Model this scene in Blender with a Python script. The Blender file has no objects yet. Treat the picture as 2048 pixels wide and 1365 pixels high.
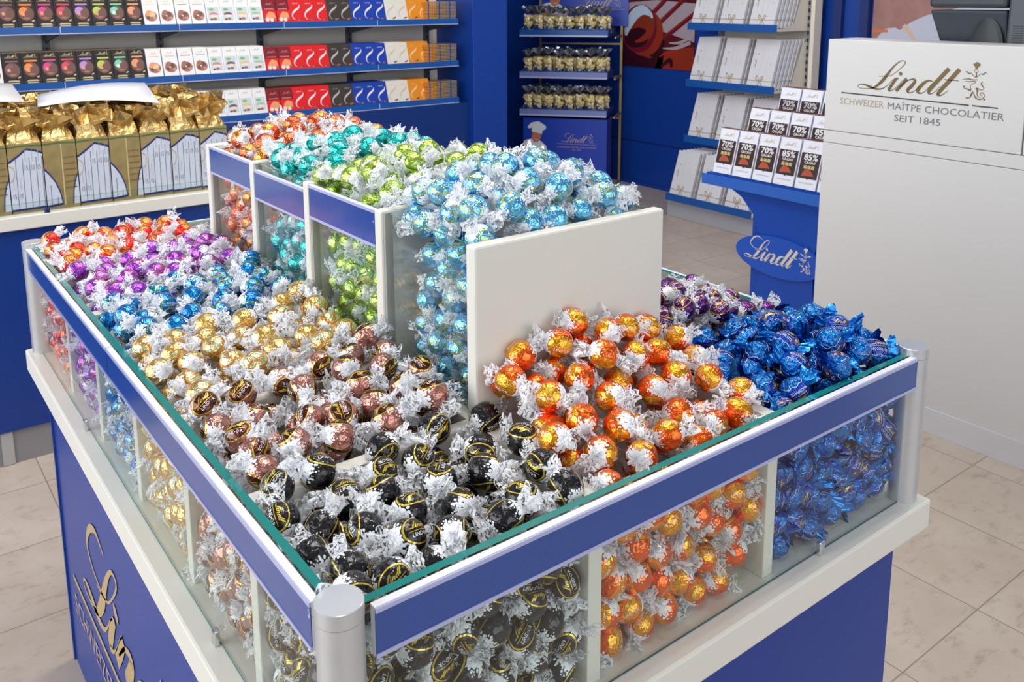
import bpy, math, random
import numpy as np
from mathutils import Vector, Matrix

R_ = random.Random(7)
scene = bpy.context.scene
COL = scene.collection
PI = math.pi

# ---------------------------------------------------------------- camera
cam_d = bpy.data.cameras.new('camera')
cam = bpy.data.objects.new('camera', cam_d)
COL.objects.link(cam)
scene.camera = cam
cam_d.sensor_fit = 'HORIZONTAL'
cam_d.sensor_width = 36.0
cam_d.lens = 36.0 * 1785.7 / 2048.0
cam_d.shift_y = (308.5 - 682.5) / 2048.0
cam_d.clip_start = 0.05
cam_d.clip_end = 60
_y, _p, _r = math.radians(-37.157), math.radians(10.056), math.radians(-0.142)
_fw = Vector((math.sin(-_y) * math.cos(_p), math.cos(_y) * math.cos(_p), -math.sin(_p)))
_rt = _fw.cross(Vector((0, 0, 1))).normalized()
_up = _rt.cross(_fw)
_rt2 = _rt * math.cos(_r) + _up * math.sin(_r)
_up2 = -_rt * math.sin(_r) + _up * math.cos(_r)
cam.matrix_world = Matrix((( _rt2.x, _up2.x, -_fw.x, -0.3179), (_rt2.y, _up2.y, -_fw.y, -0.6849),
                           (_rt2.z, _up2.z, -_fw.z, 1.6149), (0, 0, 0, 1)))
cam_d.dof.use_dof = True
cam_d.dof.focus_distance = 1.35
cam_d.dof.aperture_fstop = 16.0

# ---------------------------------------------------------------- light
scene.view_settings.view_transform = 'Standard'
scene.view_settings.look = 'None'
scene.view_settings.gamma = 1.0
scene.view_settings.exposure = 0.05
world = bpy.data.worlds.new('world')
scene.world = world
world.use_nodes = True
wn = world.node_tree.nodes
wn['Background'].inputs[0].default_value = (0.80, 0.88, 1.0, 1)
wn['Background'].inputs[1].default_value = 0.32

def area(name, loc, target, sx, sy, power, col=(1, 1, 1)):
    d = bpy.data.lights.new(name, 'AREA')
    d.shape = 'RECTANGLE'; d.size = sx; d.size_y = sy; d.energy = power; d.color = col
    o = bpy.data.objects.new(name, d)
    COL.objects.link(o)
    o.location = loc
    v = Vector(target) - Vector(loc)
    o.rotation_euler = v.to_track_quat('-Z', 'Y').to_euler()
    return o
# daylight from the shop window on the left, added fills, lamps over the sales floor
area('window_and_fill_light', (-3.6, 1.2, 2.3), (1.2, 1.0, 0.8), 4.0, 2.4, 165, (0.93, 0.97, 1.0))
area('window_and_fill_light', (-3.3, 4.6, 1.5), (0.0, 0.9, 0.9), 3.2, 2.4, 55, (0.92, 0.96, 1.0))  # added light, no known window: gives the left rail and side panels sheen
area('window_and_fill_light', (1.0, -3.6, 1.9), (1.6, 1.5, 1.0), 4.5, 2.2, 72, (0.95, 0.98, 1.0))  # added front fill from behind the camera, brightens the shelving back and fronts
area('ceiling_lamp', (0.6, 0.7, 3.4), (0.6, 0.8, 0), 1.0, 1.0, 30, (1.0, 0.97, 0.93))
area('ceiling_lamp', (2.4, 2.2, 3.2), (3.0, 4.2, 0.6), 1.6, 1.0, 34, (1.0, 0.96, 0.92))
area('ceiling_lamp', (0.7, 1.9, 3.2), (1.2, 4.6, 0.8), 2.2, 0.8, 30, (1.0, 0.96, 0.92))
area('ceiling_lamp', (3.8, 0.4, 3.4), (3.2, 0.6, 0), 1.2, 1.2, 22, (1.0, 0.96, 0.92))
for _x, _yy in ((-0.2, -0.6), (1.3, 0.0), (0.1, 1.7), (1.6, 1.7)):
    _s = bpy.data.lights.new('ceiling_spot', 'SPOT')
    _s.energy = 21; _s.spot_size = math.radians(75); _s.spot_blend = 0.6; _s.shadow_soft_size = 0.05
    _s.color = (1.0, 0.97, 0.92)
    _o = bpy.data.objects.new('ceiling_spot', _s); COL.objects.link(_o)
    _o.location = (_x, _yy, 3.1)
    _o.rotation_euler = (Vector((0.5, 0.7, 1.0)) - Vector((_x, _yy, 3.1))).to_track_quat('-Z', 'Y').to_euler()
# script lettering and crest of the shop sign, as (along, up, stroke width) traced in metres
LOGO = [[(0.186, 0.0772, 0.00171), (0.2064, 0.0835, 0.00205), (0.2291, 0.1012, 0.00205), (0.2481, 0.1201, 0.00273), (0.2549, 0.1327, 0.00341), (0.2467, 0.1377, 0.00307), (0.2334, 0.1347, 0.00341), (0.2141, 0.1181, 0.00546), (0.1952, 0.0942, 0.00885), (0.1762, 0.0667, 0.01226), (0.1566, 0.0455, 0.01021), (0.1362, 0.0307, 0.00546), (0.1149, 0.0263, 0.00273), (0.0857, 0.0243, 0.00205), (0.0713, 0.0306, 0.00205), (0.0792, 0.039, 0.00273), (0.0993, 0.0392, 0.00546), (0.1216, 0.0329, 0.00817), (0.1473, 0.0266, 0.00749), (0.1719, 0.0302, 0.00409), (0.1919, 0.0449, 0.00205), (0.208, 0.0625, 0.00171), (0.221, 0.0732, 0.00171)], [(0.1526, 0.0749, 0.00136), (0.165, 0.0751, 0.00171), (0.186, 0.0772, 0.00171)], [(0.232, 0.0733, 0.00477), (0.2215, 0.0667, 0.01021), (0.206, 0.0428, 0.01158), (0.1985, 0.0274, 0.00953), (0.2074, 0.0249, 0.00341), (0.227, 0.0395, 0.00205), (0.2459, 0.062, 0.00171), (0.2617, 0.0761, 0.00171)], [(0.2653, 0.0731, 0.01021), (0.2469, 0.0492, 0.01158), (0.2264, 0.0255, 0.01158)], [(0.239, 0.0405, 0.00205), (0.266, 0.0651, 0.00341), (0.2871, 0.0731, 0.00614), (0.2966, 0.0674, 0.01021), (0.2842, 0.0472, 0.01294), (0.2703, 0.0317, 0.0109), (0.2777, 0.0233, 0.00477), (0.2972, 0.0307, 0.00205), (0.314, 0.048, 0.00171)], [(0.3627, 0.0707, 0.00273), (0.3448, 0.0719, 0.0068), (0.3263, 0.0585, 0.01226), (0.31, 0.0365, 0.01294), (0.3142, 0.0251, 0.0068), (0.332, 0.0288, 0.00273), (0.3499, 0.0492, 0.00171), (0.3675, 0.071, 0.00171)], [(0.4172, 0.1198, 0.01499), (0.3887, 0.085, 0.01499), (0.3552, 0.0433, 0.01431), (0.3509, 0.0288, 0.00953), (0.3615, 0.0265, 0.00341), (0.3765, 0.0388, 0.00205), (0.3895, 0.0555, 0.00171)], [(0.4543, 0.1196, 0.01499), (0.4209, 0.0765, 0.01499), (0.3895, 0.0367, 0.01362), (0.3847, 0.0247, 0.00885), (0.3984, 0.025, 0.00341), (0.419, 0.0423, 0.00205)], [(0.4033, 0.0805, 0.00273), (0.4299, 0.0799, 0.00307), (0.4546, 0.0799, 0.00273)], [(0.2355, 0.0855, 0.0068), (0.2396, 0.0897, 0.01499), (0.244, 0.0942, 0.0068)], [(0.0029, 0.0012, 0.00443), (0.2643, -0.0005, 0.00443), (0.4967, -0.0023, 0.00443)], [(0.5073, -0.0022, 0.00443), (0.5942, -0.0032, 0.00443)]]
CREST = [[(0.5114, 0.1482, 0.00265), (0.5122, 0.1401, 0.02523), (0.5117, 0.1313, 0.01195), (0.5116, 0.125, 0.00664)], [(0.511, 0.125, 0.0016), (0.5184, 0.1186, 0.0016), (0.5122, 0.1113, 0.0016), (0.5048, 0.1177, 0.0016), (0.511, 0.125, 0.0016)], [(0.5115, 0.1125, 0.00399), (0.5135, 0.1038, 0.00399), (0.5117, 0.0955, 0.00664)], [(0.5105, 0.0948, 0.00133), (0.5011, 0.103, 0.00213), (0.4968, 0.109, 0.00186), (0.4869, 0.1077, 0.00479), (0.4801, 0.1142, 0.00213), (0.4741, 0.11, 0.00186)], [(0.513, 0.095, 0.00133), (0.5222, 0.1032, 0.00213), (0.5266, 0.1085, 0.00186), (0.5365, 0.1079, 0.00531), (0.5433, 0.1146, 0.00213), (0.5493, 0.1087, 0.00186)], [(0.4667, 0.0854, 0.00133), (0.4773, 0.0874, 0.00265), (0.4898, 0.0889, 0.00399), (0.5025, 0.0867, 0.00319), (0.5186, 0.0876, 0.00345)], [(0.4767, 0.0797, 0.00133), (0.4944, 0.0798, 0.00319), (0.5067, 0.0819, 0.00265), (0.5137, 0.0799, 0.00399)], [(0.5127, 0.0774, 0.0016), (0.5013, 0.0721, 0.0016), (0.4958, 0.0634, 0.00186), (0.498, 0.0497, 0.00451), (0.4853, 0.0537, 0.00451), (0.4756, 0.0561, 0.00239), (0.473, 0.0636, 0.00796)], [(0.5061, 0.0459, 0.00451), (0.5009, 0.0334, 0.00584), (0.4965, 0.0254, 0.00213), (0.4879, 0.0227, 0.00451), (0.4827, 0.0248, 0.0016)], [(0.5138, 0.0573, 0.00133), (0.5187, 0.0577, 0.00664), (0.5213, 0.0491, 0.00584), (0.521, 0.0389, 0.00319), (0.5262, 0.0293, 0.00239), (0.5349, 0.0288, 0.00133)], [(0.5362, 0.0835, 0.0016), (0.5322, 0.0738, 0.00451), (0.542, 0.0602, 0.00213), (0.5315, 0.0537, 0.00213), (0.521, 0.0597, 0.00213)], [(0.5088, 0.043, 0.0016), (0.5136, 0.0307, 0.00399), (0.523, 0.0227, 0.00399), (0.5343, 0.0218, 0.00345), (0.5435, 0.0283, 0.00291), (0.5451, 0.0385, 0.00265), (0.5371, 0.0453, 0.00239), (0.5309, 0.0385, 0.00239), (0.5369, 0.0334, 0.0016)], [(0.5442, 0.0202, 0.00399), (0.5512, 0.0246, 0.00319)]]
# ---------------------------------------------------------------- materials
MATS = {}
def P(m):
    return m.node_tree.nodes['Principled BSDF']
def mat(name, col, rough=0.5, metal=0.0, coat=0.0, spec=0.5, trans=0.0):
    if name in MATS: return MATS[name]
    m = bpy.data.materials.new(name); m.use_nodes = True
    b = P(m)
    b.inputs['Base Color'].default_value = (*col, 1)
    b.inputs['Roughness'].default_value = rough
    b.inputs['Metallic'].default_value = metal
    b.inputs['Coat Weight'].default_value = coat
    b.inputs['Coat Roughness'].default_value = 0.12
    b.inputs['Specular IOR Level'].default_value = spec
    MATS[name] = m
    return m
def nd(m, t, **k):
    n = m.node_tree.nodes.new(t)
    for a, v in k.items():
        if a.startswith('i_'): n.inputs[a[2:].replace('_', ' ')].default_value = v
        else: setattr(n, a, v)
    return n
def lk(m, a, b): m.node_tree.links.new(a, b)
def math_(m, op, a, b=None, c=None):
    n = nd(m, 'ShaderNodeMath', operation=op)
    for i, v in enumerate((a, b, c)):
        if v is None: continue
        if isinstance(v, (int, float)): n.inputs[i].default_value = v
        else: lk(m, v, n.inputs[i])
    return n.outputs[0]
def mixc(m, f, a, b):
    n = nd(m, 'ShaderNodeMix', data_type='RGBA')
    if isinstance(f, (int, float)): n.inputs[0].default_value = f
    else: lk(m, f, n.inputs[0])
    for i, v in ((6, a), (7, b)):
        if isinstance(v, tuple): n.inputs[i].default_value = (*v, 1)
        else: lk(m, v, n.inputs[i])
    return n.outputs[2]
def add_noise(m, scale, amt, bump=0.0):
    """mottle the base colour a little"""
    b = P(m); tc = nd(m, 'ShaderNodeTexCoord')
    n = nd(m, 'ShaderNodeTexNoise', i_Scale=scale, i_Detail=4.0)
    lk(m, tc.outputs['Object'], n.inputs['Vector'])
    c = tuple(b.inputs['Base Color'].default_value)[:3]
    lk(m, mixc(m, n.outputs['Fac'], tuple(x * (1 - amt) for x in c), tuple(min(1, x * (1 + amt)) for x in c)), b.inputs['Base Color'])
    if bump:
        bp = nd(m, 'ShaderNodeBump', i_Strength=bump, i_Distance=0.002)
        lk(m, n.outputs['Fac'], bp.inputs['Height']); lk(m, bp.outputs[0], b.inputs['Normal'])
    return m

CREAM = add_noise(mat('cream_laminate', (0.74, 0.71, 0.64), 0.42), 3, 0.03)
CREAM2 = add_noise(mat('counter_laminate', (0.68, 0.67, 0.655), 0.38), 2, 0.03)
SHELFCREAM = mat('shelf_cream', (0.74, 0.68, 0.57), 0.5)
BLUE = add_noise(mat('royal_blue_laminate', (0.006, 0.040, 0.27), 0.36, coat=0.05, spec=0.3), 2, 0.05)
WALLBLUE = add_noise(mat('blue_wall_paint', (0.002, 0.043, 0.30), 0.45), 1.5, 0.08)
RAILBLUE = mat('price_rail_blue', (0.011, 0.058, 0.29), 0.22, coat=0.5)
SHELFBLUE = mat('shelf_rail_blue', (0.006, 0.085, 0.34), 0.35)
RAILWHITE = mat('rail_plastic_white', (0.78, 0.77, 0.78), 0.3)
RAILCLEAR = mat('rail_plastic_lilac', (0.42, 0.43, 0.66), 0.2, coat=0.5)
ALU = add_noise(mat('brushed_aluminium', (0.64, 0.65, 0.68), 0.34, 0.70), 60, 0.06)
SKIRT = mat('metal_skirting', (0.80, 0.82, 0.88), 0.28, 0.5)
GREYPLINTH = mat('grey_plinth', (0.24, 0.23, 0.24), 0.5)
CHROME = mat('chrome', (0.7, 0.7, 0.7), 0.15, 1.0)
GOLDPRINT = mat('gold_print', (0.52, 0.37, 0.17), 0.45, 0.1)
SIGNGOLD = mat('sign_gold', (0.17, 0.12, 0.045), 0.3, 0.5)
SIGNDARK = mat('sign_dark', (0.03, 0.033, 0.04), 0.35)
SIGNGREY = mat('sign_grey', (0.17, 0.18, 0.20), 0.5)
SIGNTAN = mat('sign_tan', (0.40, 0.33, 0.25), 0.5)
SIGNWHITE = mat('sign_cream', (0.72, 0.66, 0.56), 0.5)
ROSEPRINT = mat('rose_gold_print', (0.45, 0.32, 0.34), 0.5)
BLACK = mat('black_plastic', (0.012, 0.012, 0.014), 0.4)
STEELGREY = mat('grey_upright', (0.10, 0.11, 0.13), 0.4, 0.3)
UPRIGHT = mat('slotted_steel', (0.28, 0.30, 0.33), 0.4, 0.5)
BRASS = mat('brass_tube', (0.34, 0.24, 0.10), 0.4, 0.4)

# glass: thin clear panes with a green edge
def glass_mat(name, tint, refl=1.0):
    m = bpy.data.materials.new(name); m.use_nodes = True
    nt = m.node_tree; nt.nodes.clear()
    out = nd(m, 'ShaderNodeOutputMaterial')
    tr = nd(m, 'ShaderNodeBsdfTransparent'); tr.inputs[0].default_value = (*tint, 1)
    gl = nd(m, 'ShaderNodeBsdfGlossy'); gl.inputs['Roughness'].default_value = 0.02
    gl.inputs[0].default_value = (1, 1, 1, 1)
    fr = nd(m, 'ShaderNodeLayerWeight'); fr.inputs['Blend'].default_value = 0.5
    f = math_(m, 'MULTIPLY_ADD', math_(m, 'POWER', fr.outputs['Facing'], 4.0), 0.38 * refl, 0.03 * refl)
    mx = nd(m, 'ShaderNodeMixShader')
    lk(m, f, mx.inputs[0]); lk(m, tr.outputs[0], mx.inputs[1]); lk(m, gl.outputs[0], mx.inputs[2])
    lk(m, mx.outputs[0], out.inputs[0])
    return m
GLASS = glass_mat('clear_glass', (0.965, 0.985, 0.975), 0.9)
PLASTIC = glass_mat('clear_bag_plastic', (0.93, 0.93, 0.95), 1.3)
GLASSEDGE = mat('green_glass_edge', (0.006, 0.20, 0.175), 0.12, coat=0.4)

# floor: square travertine tiles with fine joints
FLOORM = bpy.data.materials.new('travertine_tiles'); FLOORM.use_nodes = True
def _floor():
    m = FLOORM; b = P(m)
    tc = nd(m, 'ShaderNodeTexCoord')
    mp = nd(m, 'ShaderNodeMapping'); mp.inputs['Location'].default_value = (-0.105, -0.266, 0)
    lk(m, tc.outputs['Object'], mp.inputs[0])
    sp = nd(m, 'ShaderNodeSeparateXYZ'); lk(m, mp.outputs[0], sp.inputs[0])
    g = 0.37
    def edge(o):
        q = math_(m, 'DIVIDE', o, g)
        fr = math_(m, 'FRACT', q)
        a = math_(m, 'ABSOLUTE', math_(m, 'SUBTRACT', fr, 0.5))
        return math_(m, 'GREATER_THAN', a, 0.5 - 0.0050), math_(m, 'FLOOR', q)
    ex, ix = edge(sp.outputs[0]); ey, iy = edge(sp.outputs[1])
    joint = math_(m, 'MAXIMUM', ex, ey)
    cell = nd(m, 'ShaderNodeCombineXYZ'); lk(m, ix, cell.inputs[0]); lk(m, iy, cell.inputs[1])
    wnz = nd(m, 'ShaderNodeTexWhiteNoise'); lk(m, cell.outputs[0], wnz.inputs[0])
    off = nd(m, 'ShaderNodeVectorMath', operation='MULTIPLY_ADD')
    lk(m, wnz.outputs['Color'], off.inputs[0]); off.inputs[1].default_value = (7, 7, 7); lk(m, tc.outputs['Object'], off.inputs[2])
    n1 = nd(m, 'ShaderNodeTexNoise', i_Scale=5.0, i_Detail=6.0, i_Roughness=0.62); lk(m, off.outputs[0], n1.inputs['Vector'])
    mp2 = nd(m, 'ShaderNodeMapping'); mp2.inputs['Scale'].default_value = (14, 26, 14); lk(m, off.outputs[0], mp2.inputs[0])
    n2 = nd(m, 'ShaderNodeTexNoise', i_Scale=1.0, i_Detail=5.0, i_Roughness=0.7); lk(m, mp2.outputs[0], n2.inputs['Vector'])
    r1 = nd(m, 'ShaderNodeValToRGB'); lk(m, n1.outputs['Fac'], r1.inputs[0])
    r1.color_ramp.elements[0].position = 0.3; r1.color_ramp.elements[0].color = (0.47, 0.38, 0.305, 1)
    r1.color_ramp.elements[1].position = 0.7; r1.color_ramp.elements[1].color = (0.55, 0.46, 0.385, 1)
    r2 = nd(m, 'ShaderNodeValToRGB'); lk(m, n2.outputs['Fac'], r2.inputs[0])
    r2.color_ramp.elements[0].position = 0.30; r2.color_ramp.elements[0].color = (0.76, 0.73, 0.70, 1)
    r2.color_ramp.elements[1].position = 0.46; r2.color_ramp.elements[1].color = (1, 1, 1, 1)
    mu = nd(m, 'ShaderNodeMix', data_type='RGBA', blend_type='MULTIPLY'); mu.inputs[0].default_value = 1.0
    lk(m, r1.outputs[0], mu.inputs[6]); lk(m, r2.outputs[0], mu.inputs[7])
    tone = math_(m, 'MULTIPLY_ADD', wnz.outputs['Value'], 0.10, 0.95)
    hs = nd(m, 'ShaderNodeHueSaturation'); lk(m, mu.outputs[2], hs.inputs['Color']); lk(m, tone, hs.inputs['Value'])
    lk(m, mixc(m, joint, hs.outputs[0], (0.26, 0.21, 0.17)), b.inputs['Base Color'])
    b.inputs['Roughness'].default_value = 0.36
_floor()

# ---------------------------------------------------------------- mesh building
class MB:
    def __init__(s): s.v = []; s.f = []; s.m = []; s.mats = []; s.smooth = []
    def mi(s, m):
        if m not in s.mats: s.mats.append(m)
        return s.mats.index(m)
    def add(s, vs, fs, m, smooth=False):
        o = len(s.v); s.v += [tuple(v) for v in vs]; k = s.mi(m)
        for f in fs: s.f.append([i + o for i in f]); s.m.append(k); s.smooth.append(smooth)
        return s
    def box(s, x0, x1, y0, y1, z0, z1, m, skip=()):
        vs = [(x, y, z) for z in (z0, z1) for y in (y0, y1) for x in (x0, x1)]
        fs = {'b': (0, 2, 3, 1), 't': (4, 5, 7, 6), 'f': (0, 1, 5, 4), 'k': (2, 6, 7, 3), 'l': (0, 4, 6, 2), 'r': (1, 3, 7, 5)}
        return s.add(vs, [f for k, f in fs.items() if k not in skip], m)
    def cyl(s, cx, cy, z0, z1, r, m, n=32, r1=None):
        r1 = r if r1 is None else r1
        vs = []
        for z, q in ((z0, r), (z1, r1)):
            vs += [(cx + q * math.cos(2 * PI * i / n), cy + q * math.sin(2 * PI * i / n), z) for i in range(n)]
        s.add(vs, [(i, (i + 1) % n, n + (i + 1) % n, n + i) for i in range(n)], m, True)
        s.add(vs[n:], [tuple(range(n))], m); s.add(vs[:n], [tuple(range(n - 1, -1, -1))], m)
        return s
    def grid(s, pts, m, closed=False, smooth=True):
        """pts: list of rings (lists of points)"""
        n = len(pts[0]); vs = [p for r in pts for p in r]; fs = []
        for a in range(len(pts) - 1):
            for b in range(n if closed else n - 1):
                c = (b + 1) % n
                fs.append((a * n + b, a * n + c, (a + 1) * n + c, (a + 1) * n + b))
        return s.add(vs, fs, m, smooth)
    def tube(s, path, r, m, n=8):
        rings = []
        path = [Vector(p) for p in path]
        for i, p in enumerate(path):
            d = (path[min(i + 1, len(path) - 1)] - path[max(i - 1, 0)]).normalized()
            a = d.cross(Vector((0.13, 0.31, 0.94))).normalized(); b = d.cross(a)
            rings.append([p + a * r * math.cos(2 * PI * j / n) + b * r * math.sin(2 * PI * j / n) for j in range(n)])
        return s.grid(rings, m, True)
    def mesh(s, name):
        me = bpy.data.meshes.new(name)
        me.from_pydata([tuple(v) for v in s.v], [], s.f)
        for m in s.mats: me.materials.append(m)
        me.polygons.foreach_set('material_index', s.m)
        me.polygons.foreach_set('use_smooth', s.smooth)
        me.update()
        return me
    def build(s, name, parent=None, bevel=0):
        o = put(name, s.mesh(name), parent)
        if bevel:
            b = o.modifiers.new('bevel', 'BEVEL'); b.width = bevel; b.segments = 2; b.limit_method = 'ANGLE'
        return o
def put(name, me, parent=None):
    o = bpy.data.objects.new(name, me); COL.objects.link(o)
    if parent is not None: o.parent = parent
    return o
def tag(o, label=None, cat=None, group=None, kind=None):
    if label: o['label'] = label
    if cat: o['category'] = cat
    if group: o['group'] = group
    if kind: o['kind'] = kind
    return o
def empty(name, loc=(0, 0, 0), rz=0.0):
    o = bpy.data.objects.new(name, None); COL.objects.link(o)
    o.empty_display_size = 0.02
    o.location = loc; o.rotation_euler = (0, 0, rz)
    return o
def struct(name, mb, bevel=0): return tag(mb.build(name, None, bevel), kind='structure')

def smooth_stroke(st, k=4):
    if len(st) < 3: k = 1
    P_ = [np.array(p, float) for p in st]; out = []
    for i in range(len(P_) - 1):
        p0 = P_[max(i - 1, 0)]; p1 = P_[i]; p2 = P_[i + 1]; p3 = P_[min(i + 2, len(P_) - 1)]
        for j in range(k):
            t = j / k
            q = 0.5 * ((2 * p1) + (-p0 + p2) * t + (2 * p0 - 5 * p1 + 4 * p2 - p3) * t * t + (-p0 + 3 * p1 - 3 * p2 + p3) * t ** 3)
            out.append(q)
    out.append(P_[-1])
    return out
def ribbon(mb, st, fn, m, k=4, wmul=1.0):
    """a pen stroke (u, v, width) laid on a surface by fn(u, v)"""
    pts = smooth_stroke(st, k)
    L = []; Rr = []
    for i, p in enumerate(pts):
        a = pts[max(i - 1, 0)]; b = pts[min(i + 1, len(pts) - 1)]
        d = (b - a)[:2]; n = np.linalg.norm(d); d = d / n if n > 1e-9 else np.array([1., 0.])
        w = abs(p[2]) * wmul / 2
        L.append(fn(p[0] - d[1] * w, p[1] + d[0] * w)); Rr.append(fn(p[0] + d[1] * w, p[1] - d[0] * w))
    n = len(pts)
    mb.add(L + Rr, [(i, i + 1, n + i + 1, n + i) for i in range(n - 1)], m)
CURL = [(0.203, 0.137, 0.0015), (0.169, 0.148, 0.0045), (0.136, 0.134, 0.0065), (0.115, 0.105, 0.004), (0.133, 0.087, 0.003), (0.155, 0.081, 0.002), (0.186, 0.078, 0.0015)]
def logo(mb, fn, m, m2=None, curl=False, line=True, crest=True, k=4, wmul=1.0, crestmat=None):
    m2 = m2 or m
    for i, s_ in enumerate(LOGO):
        if i >= 10:
            if line: ribbon(mb, s_, fn, m2, 1, wmul)
        else: ribbon(mb, s_, fn, m, k, wmul)
    if curl: ribbon(mb, CURL, fn, m, k, wmul)
    if crest:
        for s_ in CREST: ribbon(mb, s_, fn, crestmat or m, max(1, k - 1), wmul)
_tc = {}
def text_geo(s_, res=2):
    if (s_, res) in _tc: return _tc[(s_, res)]
    c = bpy.data.curves.new('t', 'FONT'); c.body = s_; c.size = 1.0; c.resolution_u = res; c.align_x = 'CENTER'
    o = bpy.data.objects.new('t', c); COL.objects.link(o)
    bpy.context.view_layer.update()
    me = bpy.data.meshes.new_from_object(o.evaluated_get(bpy.context.evaluated_depsgraph_get()))
    g = ([(v.co.x, v.co.y) for v in me.vertices], [tuple(p.vertices) for p in me.polygons])
    bpy.data.objects.remove(o); bpy.data.curves.remove(c); bpy.data.meshes.remove(me)
    _tc[(s_, res)] = g
    return g
def text(mb, s_, fn, size, m, cx=0, cy=0, width=None, rot=0.0, res=2):
    vs, fs = text_geo(s_, res)
    w = max(v[0] for v in vs) - min(v[0] for v in vs)
    sx = (width / w) if width else size
    c, s = math.cos(rot), math.sin(rot)
    mb.add([fn(cx + x * sx * c - y * size * s, cy + x * sx * s + y * size * c) for x, y in vs], fs, m)
def poly(mb, pts, fn, m): mb.add([fn(*p) for p in pts], [tuple(range(len(pts)))], m)
def disc(mb, cx, cy, rx, ry, fn, m, n=20, rot=0.0):
    c, s = math.cos(rot), math.sin(rot)
    poly(mb, [(cx + rx * math.cos(a) * c - ry * math.sin(a) * s, cy + rx * math.cos(a) * s + ry * math.sin(a) * c) for a in [2 * PI * i / n for i in range(n)]], fn, m)
# ---------------------------------------------------------------- setting
m = MB(); m.box(-5, 7.5, -3.5, 6.1, -0.05, 0, FLOORM); struct('floor', m)
m = MB(); m.box(-5, 5.23, 5.9, 6.0, 0, 3.3, WALLBLUE); struct('wall_back', m)
m = MB(); m.box(5.13, 5.23, -3.5, 5.9, 0, 3.3, WALLBLUE); struct('wall_right', m)
m = MB(); m.box(5.118, 5.13, 2.99, 5.9, 0, 0.03, WALLBLUE); m.box(5.122, 5.13, 3.9, 5.9, 0.38, 0.385, mat('blue_joint', (0.002, 0.02, 0.12), 0.5)); struct('baseboard_right', m)
m = MB(); m.box(5.09, 5.13, 2.80, 2.86, 0, 3.3, mat('dark_blue_strip', (0.004, 0.02, 0.14), 0.5)); m.box(5.08, 5.13, 2.60, 2.66, 0, 3.3, MATS['dark_blue_strip']); struct('trim_1', m)

# ---------------------------------------------------------------- the sweets island
LZ = 0.805; LX = 1.0; LB = 1.541; G = 0.033; TH = 0.0214
X1, X2 = 0.3156, 0.6675
YW = [0.2317, 0.4799, 0.7403, 0.9939, 1.2507]
HR, HRH, HP, ZT, ZP = 0.2507, 0.0525, 0.2625, 0.490, 0.245
isl = empty('sweets_island', (0, 0, 0))
tag(isl, 'blue and cream pick and mix island with glass bins and aluminium corner posts', 'display island')
m = MB(); m.box(0.004, LX - 0.004, 0.004, LB - 0.004, 0.0, LZ - 0.051, BLUE)
base = m.build('base_cabinet', isl, 0.002)
m = MB(); m.box(-0.001, 0.006, LB - 0.012, LB - 0.001, 0.0, LZ - 0.052, RAILBLUE); m.build('corner_strip', base)
m = MB(); m.box(-G, LX + G, -G, LB + G, LZ - 0.051, LZ, CREAM); m.build('ledge', isl, 0.004)
# sign printed on the long side
def fside(u, v): return (0.0025, 1.455 - u * 1.85, 0.272 + v * 1.85)
m = MB(); logo(m, fside, GOLDPRINT, curl=True, wmul=1.55, k=6)
m.build('gold_lettering', base)
m = MB(); text(m, 'SCHWEIZER MAÎTPE CHOCOLATIER', fside, 0.040, ROSEPRINT, cx=0.30, cy=-0.050, width=0.60)
text(m, 'SEIT 1845', fside, 0.038, ROSEPRINT, cx=0.31, cy=-0.093); m.build('rose_lettering', base)
# corner posts
for px, py in ((0, 0), (LX, 0), (0, LB), (LX, LB)):
    m = MB(); m.cyl(px, py, LZ, LZ + HP - 0.0165, 0.0228, ALU, 40); po = m.build('post', isl)
    m = MB(); m.cyl(px, py, LZ + HP - 0.0158, LZ + HP - 0.0006, 0.0232, ALU, 40); m.cyl(px, py, LZ + HP - 0.0006, LZ + HP, 0.0232, ALU, 40, 0.0224)
    m.build('post_cap', po)
# outer glass panes
def pane(x0, x1, y0, y1, z0, z1, name='glass_pane', parent=isl):
    m = MB(); m.box(x0, x1, y0, y1, z0, z1, GLASS, skip=('t', 'l', 'r') if x1 - x0 > y1 - y0 else ('t', 'f', 'k'))
    m.box(x0, x1, y0, y1, z1 - 0.0005, z1, GLASSEDGE, skip=('b', 'f', 'k', 'l', 'r'))
    if x1 - x0 > y1 - y0: m.box(x0, x1, y0, y1, z0, z1, GLASSEDGE, skip=('b', 't', 'f', 'k'))
    else: m.box(x0, x1, y0, y1, z0, z1, GLASSEDGE, skip=('b', 't', 'l', 'r'))
    return m.build(name, parent)
ZG = LZ + HR + 0.001
pane(0.016, LX - 0.016, -0.005, 0.005, LZ + 0.001, ZG)
pane(0.016, LX - 0.016, LB - 0.005, LB + 0.005, LZ + 0.001, ZG)
pane(-0.005, 0.005, 0.016, LB - 0.016, LZ + 0.001, ZG)
pane(LX - 0.005, LX + 0.005, 0.016, LB - 0.016, LZ + 0.001, ZG)
# seams where the panes meet and where they stand on the ledge
SEAM = mat('dark_glass_seam', (0.012, 0.07, 0.075), 0.15, coat=0.6)
m = MB()
m.box(LX - 0.017, LX - 0.0135, -0.005, 0.012, LZ + 0.001, ZG - 0.002, SEAM); m.box(-0.005, 0.012, LB - 0.017, LB - 0.0135, LZ + 0.001, ZG - 0.002, SEAM)
m.box(0.016, LX - 0.017, -0.0052, -0.0046, LZ + 0.0005, LZ + 0.0028, SEAM); m.box(-0.0052, -0.0046, 0.016, LB - 0.017, LZ + 0.0005, LZ + 0.0022, GLASSEDGE)
m.build('glass_seam', isl)
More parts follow.
